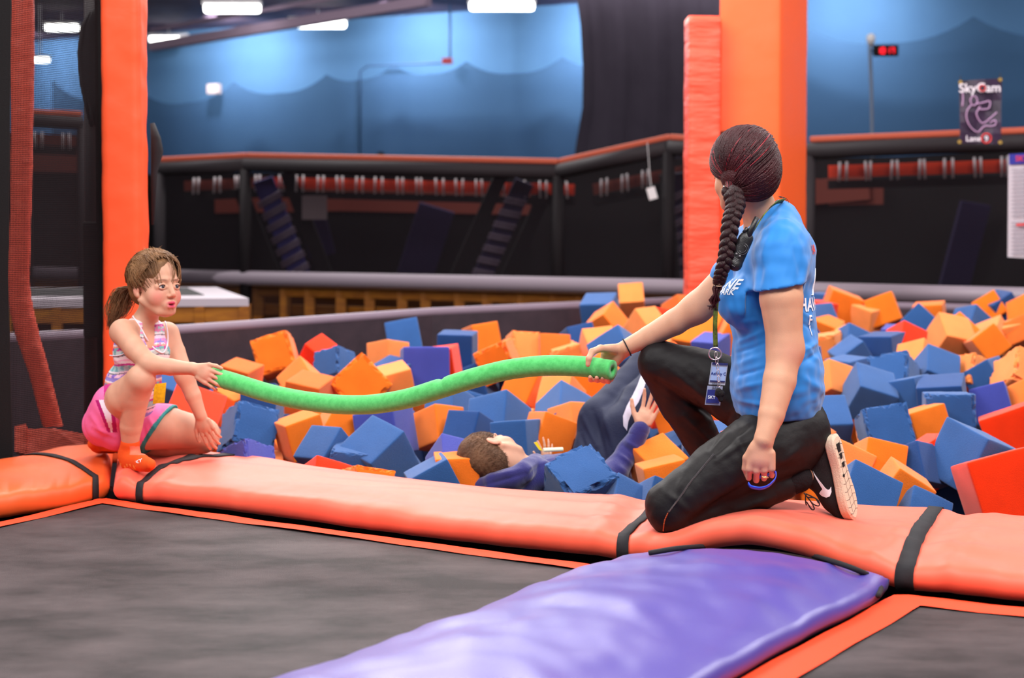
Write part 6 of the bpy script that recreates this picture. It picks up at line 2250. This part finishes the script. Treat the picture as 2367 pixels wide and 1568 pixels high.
# tank top
zc = lambda y, d=5.67: at(0, y, d).z
b = Body(.0032)
g_ = .009
b.limb(nk, at(328, 790, 5.67), .046 + g_, .075 + g_, .03)
b.ell(at(330, 810, 5.67), (.105 + g_, .070 + g_, .105), Rg, .03)
b.ell(at(308, 890, 5.71), (.098 + g_, .088 + g_, .10), Rg, .05)
b.ell(at(282, 948, 5.74), (.114 + g_, .104 + g_, .075), Rg, .05)
b.limb(nk + Vector((0, 0, -.02)), gs, .036 + g_, .036, .03)
b.limb(nk + Vector((0, 0, -.02)), gs2, .034 + g_, .034, .03)
# arm holes and neckline
b.ell(at(276, 770, 5.50), (.042, .080, .062), None, .006, 's')
b.ell(at(398, 775, 5.74), (.045, .07, .065), None, .006, 's')
b.ell(at(354, 760, 5.59), (.032, .050, .086), Rg, .006, 's')
b.limb(at(330, 700, 5.66), at(332, 742, 5.66), .055, .052, .004, None, 's')
pal_t = [(236, 226, 232), (196, 70, 160), (170, 214, 214), (236, 226, 232), (120, 116, 124), (240, 200, 220), (150, 140, 214), (236, 226, 232), (238, 160, 140), (196, 70, 160), (200, 222, 222), (110, 110, 120), (236, 226, 232), (240, 176, 210)]
band = [0.0, .010, .018, .040, .046, .050, .062, .076, .082, .088, .100, .118, .122, .135]


def tank_col(V):
    z0 = zc(745)
    px, py = proj(V)
    w = (z0 - V[:, 2]) * 1.0 + .004 * np.sin(px * .09) + .035 * np.clip((px - 330) / 60, 0, 1) * 0
    rep = w % .140
    idx = np.searchsorted(np.array(band), rep, side='right') - 1
    C = np.array([lin(c) for c in pal_t])[np.clip(idx, 0, 13)]
    f = fnoise(V, (90, 90, 90), 4.0)
    m = (rep > .018) & (rep < .040) | ((rep > .088) & (rep < .118))
    C = np.where((m & (f > .25))[:, None], np.array(lin((120, 186, 190))), C)
    m2 = (rep > .050) & (rep < .062)
    C = np.where((m2 & (f > .2))[:, None], np.array(lin((150, 120, 214))), C)
    # gathered pink upper front
    up = (py < 800) & (px > 320)
    C = np.where((up & (f > .3))[:, None], np.array(lin((230, 140, 190))), C)
    return C


V, Q = b.mesh(smooth=1)
nn = vnorm(V, Q)
V = V + nn * (folds(V, nn, [(240, 820, 300, 850, 5, .003), (232, 860, 290, 880, 5, .003), (222, 900, 270, 905, 6, .004), (225, 915, 265, 922, 4, -.003), (340, 850, 370, 900, 6, .004), (215, 950, 240, 920, 5, .004), (350, 780, 370, 830, 5, .002)]) + .0015 * fnoise(V, (30, 30, 30), 1.0))[:, None]
tank_ob = mesh_np('tank_top', V, Q, M['tank'], gi, smooth=True, colors=tank_col(V))
TV, TN = V, vnorm(V, Q)
mwhite = mat('white_binding', (238, 226, 236), .7)
mb = MB(); mb.tube(surf_line([(300, 722), (310, 735), (325, 757), (340, 785), (356, 805), (376, 816), (386, 800), (388, 775), (382, 745), (376, 735)], TV, TN, 5.2, .001, 40), .0028, 6); mb.build('neck_binding', mwhite, tank_ob, smooth=True)
mb = MB(); mb.tube(surf_line([(243, 806), (247, 815), (255, 822), (275, 822), (292, 815)], TV, TN, 5.2, .001, 24), .0024, 6); mb.build('arm_binding', mwhite, tank_ob, smooth=True)
mb = MB()
mb.grid([[at(357 + u * 27 - v * 4, 888 - u * 3 + v * 46, 5.585 + .02 * u) for u in (0, .5, 1)] for v in (0, .5, 1)])
o = mb.build('yellow_patch', mat('yellow_print', (232, 196, 40), .9, .0, var=(206, 166, 40), vscale=120), tank_ob); md = o.modifiers.new('thick', 'SOLIDIFY'); md.thickness = .003

# shorts
b = Body(.0032)
b.ell(at(268, 975, 5.73), (.118, .100, .088), Rg, .03)
b.ell(at(240, 985, 5.70), (.075, .085, .075), Rg, .03)
b.chain([at(256, 974, 5.60), at(268, 940, 5.555)], [.094, .088], .03)
b.limb(at(256, 985, 5.60), at(272, 1010, 5.58), .07, .05, .03)
b.chain([gh2, at(385, 992, 5.80), at(440, 996, 5.83)], [.100, .095, .09], .03)
b.cut(at(372, 990, 5.78), Vector((.86, -.1, -.52)) * 1.0, .004)
b.limb(at(298, 872, 5.42), at(320, 1040, 5.44), .070, .066, .006, None, 's')


def short_col(V):
    px, py = proj(V)
    C = np.repeat([lin((238, 112, 170))], len(V), 0)
    # white vent with magenta edge
    x0 = 232 + (py - 930) * .38
    d = px - x0
    inside = (py > 925) & (py < 1000) & (V[:, 1] < 5.72)
    C[inside & (d > -6) & (d < 26 - (py - 925) * .28)] = lin((232, 222, 236))
    C[inside & (np.abs(d + 6) < 4)] = lin((176, 20, 110))
    C[inside & (np.abs(d - 28 + (py - 925) * .28) < 5)] = lin((176, 20, 110))
    C[(py < 930) & (px > 240) & (px < 262) & (V[:, 1] < 5.72)] = lin((186, 26, 118))
    # teal hem on the folded leg
    hem = (at(372, 990, 5.78)); nrm = np.array(Vector((.86, -.1, -.52)).normalized())
    dd = (V - np.array(hem)) @ nrm
    C[(dd > -.012)] = lin((40, 140, 140))
    return C


V, Q = b.mesh(smooth=1); nn = vnorm(V, Q)
V = V + nn * (folds(V, nn, [(215, 985, 265, 1010, 6, .005), (210, 960, 240, 1000, 6, .005), (340, 960, 360, 1000, 6, .005), (350, 1000, 338, 1030, 5, .004), (330, 975, 340, 1030, 6, -.005), (380, 950, 350, 1010, 6, .004)]) + .002 * fnoise(V, (26, 26, 26), 7.0))[:, None]
mesh_np('shorts', V, Q, M['short'], gi, smooth=True, colors=short_col(V))


# socks
def sock_col(V):
    px, py = proj(V)
    C = np.repeat([lin((242, 92, 34))], len(V), 0)
    f = fnoise(V, (120, 120, 120), 2.0)
    m = (px > 300) & (py > 1032) & (py < 1052)
    C[m] = lin((246, 128, 100))
    m = (py > 1070 + (px - 275) * .15) & (f > .35) & (px < 318)
    C[m] = lin((250, 170, 80))
    return C


b = Body(.0028)
b.chain([at(301, 1024, 5.515), at(299, 1046, 5.53)], [.0345, .036], .01)
b.limb(at(298, 1052, 5.535), at(302, 1068, 5.53), .036, .034, .02)
b.chain([at(300, 1062, 5.53), at(326, 1068, 5.46), at(348, 1074, 5.40)], [.033, .029, .019], .02)
b.limb(at(300, 1072, 5.53), at(342, 1078, 5.42), .022, .020, .015)
s_ob = body_obj(b, 'sock', M['sock'], gi, sock_col)
SV = np.empty(len(s_ob.data.vertices) * 3, np.float32); s_ob.data.vertices.foreach_get('co', SV); SV = SV.reshape(-1, 3).astype(float)
SQ = np.empty(len(s_ob.data.loops), np.int32); s_ob.data.loops.foreach_get('vertex_index', SQ); SN = vnorm(SV, SQ.reshape(-1, 4))
wrap_text('sock_lettering', 'SKY', 317, 1062, 5.4, .019, M['textwhite'], s_ob, SV, SN, (-.15, .85, -.5), (.95, .05, .12), .0015)
b = Body(.0032)
b.chain([at(258, 1030, 5.84), at(232, 1030, 5.80), at(216, 1026, 5.74)], [.032, .030, .022], .015)
b.limb(at(225, 1030, 5.78), at(268, 1034, 5.62), .022, .018, .02)
body_obj(b, 'sock', M['sock'], gi, sock_col)

# hair
b = Body(.0032)
b.ell(HG.p(0, -.020, .040), np.array((.081, .095, .088)) * HG.s, HG.R(), .02)
b.ell(HG.p(0, -.055, -.01), np.array((.060, .050, .060)) * HG.s, HG.R(), .03)
b.ell(HG.p(.0, .112, -.040), np.array((.082, .060, .108)) * HG.s, HG.R(), .01, 's')
b.ell(HG.p(-.085, .012, -.030), np.array((.030, .034, .042)) * HG.s, HG.R(), .01, 's')
body_obj(b, 'hair', M['girlhair'], gi, None, 1, lambda V: .003 * fnoise(V, (60, 60, 40), 2.0))
rng = random.Random(11)
paths = []
scg = tuple(v * 1.0 for v in (.083, .098, .091))
tgt = Vector((-.15, -1.0, -.25))
def wob(p, t, amp, ph): return p + Vector((math.sin(t * 14 + ph), math.cos(t * 11 + ph), math.sin(t * 17 + ph * 2))) * amp
for i in range(1150):
    a = rng.uniform(-1.25, 1.25)
    if i < 780:
        st = Vector((math.sin(a) * .92, .60 - .15 * abs(a) + rng.uniform(-.1, .05), .55 - .30 * abs(a) + rng.uniform(-.02, .35)))
    else:
        st = Vector((math.sin(a * 1.2), rng.uniform(-.4, .4), rng.uniform(-.5, .3)))
    end = tgt + Vector((rng.uniform(-.25, .25), 0, rng.uniform(-.3, .2)))
    ph = rng.uniform(0, 6); lay = rng.uniform(0, .07)
    pth = []
    if i < 780: st.z += .08
    mid = Vector((st.x * .95, st.y * .25 - .1, max(.35, st.z + .25))).normalized()
    for k in range(11):
        t = k / 10
        u = slerp(st, mid, t * 2) if t < .5 else slerp(mid, end, t * 2 - 1)
        q = scalp(HG, u, 1.0 + lay + .07 * math.sin(math.pi * t), (0, -.014, .036), scg)
        pth.append(wob(q, t, .0022, ph))
    paths.append(pth)
# fringe swept across the forehead and down the far side
for i in range(170):
    a = rng.uniform(-.35, .6)
    st = Vector((a * .7 - .2, .30 + rng.uniform(-.2, .2), .95))
    ph = rng.uniform(0, 6); lay = rng.uniform(0, .06)
    e1 = Vector((.80 + rng.uniform(-.1, .1), .62 + rng.uniform(-.12, .12), .22))
    pth = []
    for k in range(8):
        t = k / 7
        u = slerp(st, e1, t)
        pth.append(wob(scalp(HG, u, 1.03 + lay + .06 * math.sin(math.pi * t), (0, -.014, .036), scg), t, .002, ph))
    q0 = pth[-1]
    L_ = rng.uniform(.03, .085)
    for k in range(1, 5):
        t = k / 4
        pth.append(wob(q0 + HG.z * (-L_ * t) + HG.x * (.006 * t) - HG.y * (.022 * t * t), t + 1, .0025, ph))
    paths.append(pth)
# near side wisps in front of the ear
for i in range(46):
    st = Vector((-.75, .45 + rng.uniform(-.12, .15), .5)); ph = rng.uniform(0, 6)
    e1 = Vector((-.95, .20 + rng.uniform(-.12, .12), -.10 + rng.uniform(-.1, .1)))
    paths.append([wob(scalp(HG, slerp(st, e1, k / 6), 1.06 + .05 * math.sin(math.pi * k / 6), (0, -.014, .036), scg), k / 6, .002, ph) for k in range(7)])
# fly-away hairs
for i in range(40):
    a = rng.uniform(-1, 1); u = Vector((a, rng.uniform(-.6, .5), 1)).normalized()
    q = scalp(HG, u, 1.08, (0, -.014, .036), scg)
    dr = Vector((rng.uniform(-1, 1), rng.uniform(-1, 1), rng.uniform(.2, 1))).normalized()
    paths.append([q, q + dr * .010, q + dr * .018 + Vector((rng.uniform(-.01, .01), 0, .002))])
strands('hair_strands', paths, .0013, M['girlhair'], gi)
paths = []
root = HG.p(-.01, -.118, .005)
for i in range(430):
    ph = rng.uniform(0, 6); o_ = Vector((rng.gauss(0, 1), rng.gauss(0, 1), 0)) * .013
    ln = rng.uniform(.7, 1.05)
    pts = [root + o_ * .3, at(292, 668, 5.73) + o_ * 1.0, at(280, 692, 5.74) + o_ * 1.4, at(272, 718, 5.74) + o_ * 1.3, at(262, 740, 5.73) + o_ * .8, at(255, 762, 5.73) + o_ * .4]
    c = spline(pts, 14)[:max(5, int(14 * ln))]
    paths.append([wob(Vector(q), k / 13, .0030, ph) for k, q in enumerate(c)])
strands('ponytail', paths, .0014, M['girlhair'], gi)
ring(HG.p(-.01, -.112, .005), -HG.y, .014, .004, 'hair_band', M['strap'], gi)

# ================================================================ BOY
M['hoodie'] = mat('navy_fleece', (42, 40, 104), .85, .2, sheen=.4, bump=.25, bscale=260)
M['joggers'] = mat('navy_joggers', (24, 30, 58), .7, .3, bump=.2, bscale=200)
M['shorthair'] = mat('short_brown_hair', (112, 80, 58), .6, .2, var=(74, 50, 36), vscale=14, bump=.35, bscale=420)
bo = empty('person', at(1300, 1110, 5.9), label='boy in a navy hoodie lying on his back in the foam cubes, legs raised', cat='person')
HB = Frame(at(1137, 1052, 5.72), (.46, .80, .38), (-.86, .42, .28), 1.0)
b = Body(.0034)
head(b, HB, .8, neck_to=at(1222, 1088, 5.74), neck_r=.042)
# waving arm hand and the chest hand
bw = at(1482, 990, 5.92)
b.limb(at(1460, 1020, 5.93), bw, .026, .024, .02)
hand(b, bw, (.42, .05, .90), (-.45, -.85, .1), (-.85, .4, .4), [(.10, .25, .2), (.05, .2, .15), (.10, .25, .2), (.15, .3, .2)], spread=.22,
     thumb=((.6, .8, .1), (.8, .6, .2), (.9, .45, .2)), s=.92, k=.006, palm_len=.078)
bw2 = at(1262, 1078, 6.02)
hand(b, bw2, (.05, .0, 1.0), (-.5, .8, 0), (-.8, -.5, 0), [(.1, .2, .1), (.05, .15, .1), (.1, .2, .1), (.15, .3, .2)], spread=.34, thumb=((.6, .8, .2), (.8, .6, .2), (.9, .45, .2)), s=.62, k=.005)
# body inside the hoodie and joggers
b.chain([at(1222, 1088, 5.74), at(1290, 1120, 5.86), at(1400, 1120, 5.98)], [.05, .075, .08], .02)
b.chain([at(1250, 1110, 5.80), at(1330, 1120, 5.78), at(1420, 1100, 5.87), at(1450, 1050, 5.92), at(1462, 1020, 5.93)], [.035, .034, .032, .028, .025], .02)
b.limb(at(1300, 1115, 5.95), at(1262, 1088, 6.01), .03, .024, .02)
bbody = body_obj(b, 'body', M['skin'], bo, skin_colors((208, 156, 130), [(HB.p(-.078, -.012, -.008), .025, (232, 120, 104), .55), (HB.p(-.045, .05, -.04), .03, (228, 130, 118), .4)]))
for e in (-1, 1): eye_obj(HB, e, HB.y, bbody)
b = Body(.0034)
b.ell(HB.p(0, -.020, .036), (.079, .098, .089), HB.R(), .02)
b.ell(HB.p(0, -.050, -.030), (.066, .060, .062), HB.R(), .03)
b.ell(HB.p(0, .118, -.050), (.095, .070, .115), HB.R(), .008, 's')
b.ell(HB.p(-.085, .006, -.035), (.030, .026, .045), HB.R(), .008, 's')
b.ell(HB.p(.085, .006, -.035), (.030, .026, .045), HB.R(), .008, 's')
V, Q = b.mesh(smooth=1); nn = vnorm(V, Q)
V = V + nn * (.0010 * fnoise(V, (140, 140, 140), 2.0))[:, None]
mesh_np('hair', V, Q, M['shorthair'], bo, smooth=True)
rng = random.Random(4); paths = []
ii = rng.sample(range(len(V)), 4200)
for i in ii:
    q = Vector(V[i]); d_ = (Vector(nn[i]) * .38 + HB.y * .6 - HB.z * .55 + Vector((rng.uniform(-.12, .12), rng.uniform(-.12, .12), rng.uniform(-.12, .12)))).normalized()
    paths.append([q - d_ * .002, q + d_ * .003, q + d_ * .007])
strands('short_hair_strands', paths, .0007, M['shorthair'], bo, 3)

b = Body(.0045)
b.ell(at(1288, 1112, 5.88), (.155, .115, .105), None, .04)
b.ell(at(1400, 1140, 5.95), (.14, .12, .095), None, .05)
b.chain([at(1245, 1105, 5.76), at(1330, 1120, 5.76), at(1420, 1098, 5.86)], [.058, .056, .052], .04)
b.chain([at(1415, 1095, 5.88), at(1448, 1052, 5.92), at(1477, 1000, 5.92)], [.052, .046, .036], .02)
b.chain([at(1250, 1110, 6.0), at(1258, 1085, 6.02)], [.05, .036], .03)
# hood rolled round the neck
b.chain([at(1108, 1120, 5.66), at(1140, 1118, 5.62), at(1180, 1108, 5.60), at(1210, 1092, 5.62), at(1232, 1076, 5.72), at(1240, 1068, 5.84)], [.026, .038, .042, .040, .038, .034], .05)
b.chain([at(1120, 1140, 5.68), at(1180, 1135, 5.66), at(1240, 1100, 5.72)], [.044, .060, .07], .04)
V, Q = b.mesh(smooth=2); nn = vnorm(V, Q)
V = V + nn * (folds(V, nn, [(1110, 1108, 1200, 1085, 5, .005), (1120, 1122, 1215, 1095, 5, -.006), (1215, 1110, 1260, 1060, 6, -.006), (1230, 1080, 1290, 1055, 6, .006), (1430, 1050, 1460, 1075, 5, .007), (1440, 1030, 1472, 1055, 5, -.006), (1446, 1020, 1480, 1040, 5, .006), (1425, 1075, 1450, 1095, 6, .006)]) + .003 * fnoise(V, (26, 26, 26), 5.0))[:, None]
mesh_np('hoodie', V, Q, M['hoodie'], bo, smooth=True)
b = Body(.003)
b.chain([at(1474, 1004, 5.92), at(1481, 993, 5.92)], [.037, .036], .008)
body_obj(b, 'cuff', M['hoodie'], bo)
# legs
b = Body(.0048)
b.ell(at(1390, 1110, 6.08), (.12, .11, .10), None, .04)
k1, a1_ = at(1385, 968, 6.12), at(1500, 822, 6.42)
b.chain([at(1372, 1085, 6.06), k1], [.094, .080], .04)
b.chain([k1, at(1440, 905, 6.25), a1_], [.080, .074, .055], .03)
k2, a2_ = at(1432, 985, 6.02), at(1530, 850, 6.30)
b.chain([at(1425, 1095, 6.0), k2], [.088, .070], .04)
b.chain([k2, at(1475, 920, 6.12), a2_], [.068, .062, .048], .03)
V, Q = b.mesh(smooth=2); nn = vnorm(V, Q)
V = V + nn * (folds(V, nn, [(1345, 960, 1380, 1030, 7, .008), (1370, 950, 1400, 1060, 7, -.009), (1395, 950, 1420, 1040, 7, .008), (1340, 1000, 1360, 1060, 6, -.006), (1400, 900, 1450, 930, 8, .005)]) + .003 * fnoise(V, (20, 20, 20), 5.0))[:, None]
jog = mesh_np('joggers', V, Q, M['joggers'], bo, smooth=True)
JV, JN = V, vnorm(V, Q)
mst = mat('stripe_grey_white', (186, 178, 196), .7)
patch('side_stripe', [(1482, 868), (1494, 880), (1486, 905), (1476, 930), (1462, 950), (1452, 975), (1449, 996), (1441, 985), (1440, 962), (1449, 938), (1462, 915), (1474, 890)], JV, JN, 5.5, mst, jog, off=.003, sub=4)
patch('hem_stripe', [(1456, 1058), (1461, 1062), (1464, 1085), (1460, 1104), (1455, 1100), (1457, 1080)], JV, JN, 5.5, mst, jog, off=.003, sub=3)
b = Body(.005); b.limb(at(1520, 815, 6.44), at(1525, 775, 6.40), .036, .030, .02); b.limb(at(1548, 845, 6.31), at(1552, 805, 6.28), .036, .030, .02)
body_obj(b, 'socks', M['sock'], bo, lambda V: np.repeat([lin((242, 92, 34))], len(V), 0))
# tube and yellow tab on his chest
tb = empty('toy_tube', at(1278, 1040, 5.95), label='cream coloured tube with a yellow tab lying on the boy\'s chest', cat='toy')
mb = MB(); mb.tube([at(1256, 1041, 5.95), at(1301, 1039, 5.98)], .0085, 12); mb.build('tube', mat('cream_plastic', (232, 230, 196), .5), tb, bevel=.002)
mb = MB(); mb.grid([[at(1234, 1023, 5.90), at(1241, 1022, 5.90)], [at(1246, 1040, 5.90), at(1254, 1042, 5.90)]]); o = mb.build('yellow_tab', mat('tab_yellow', (248, 214, 20), .5), tb); md = o.modifiers.new('thick', 'SOLIDIFY'); md.thickness = .004
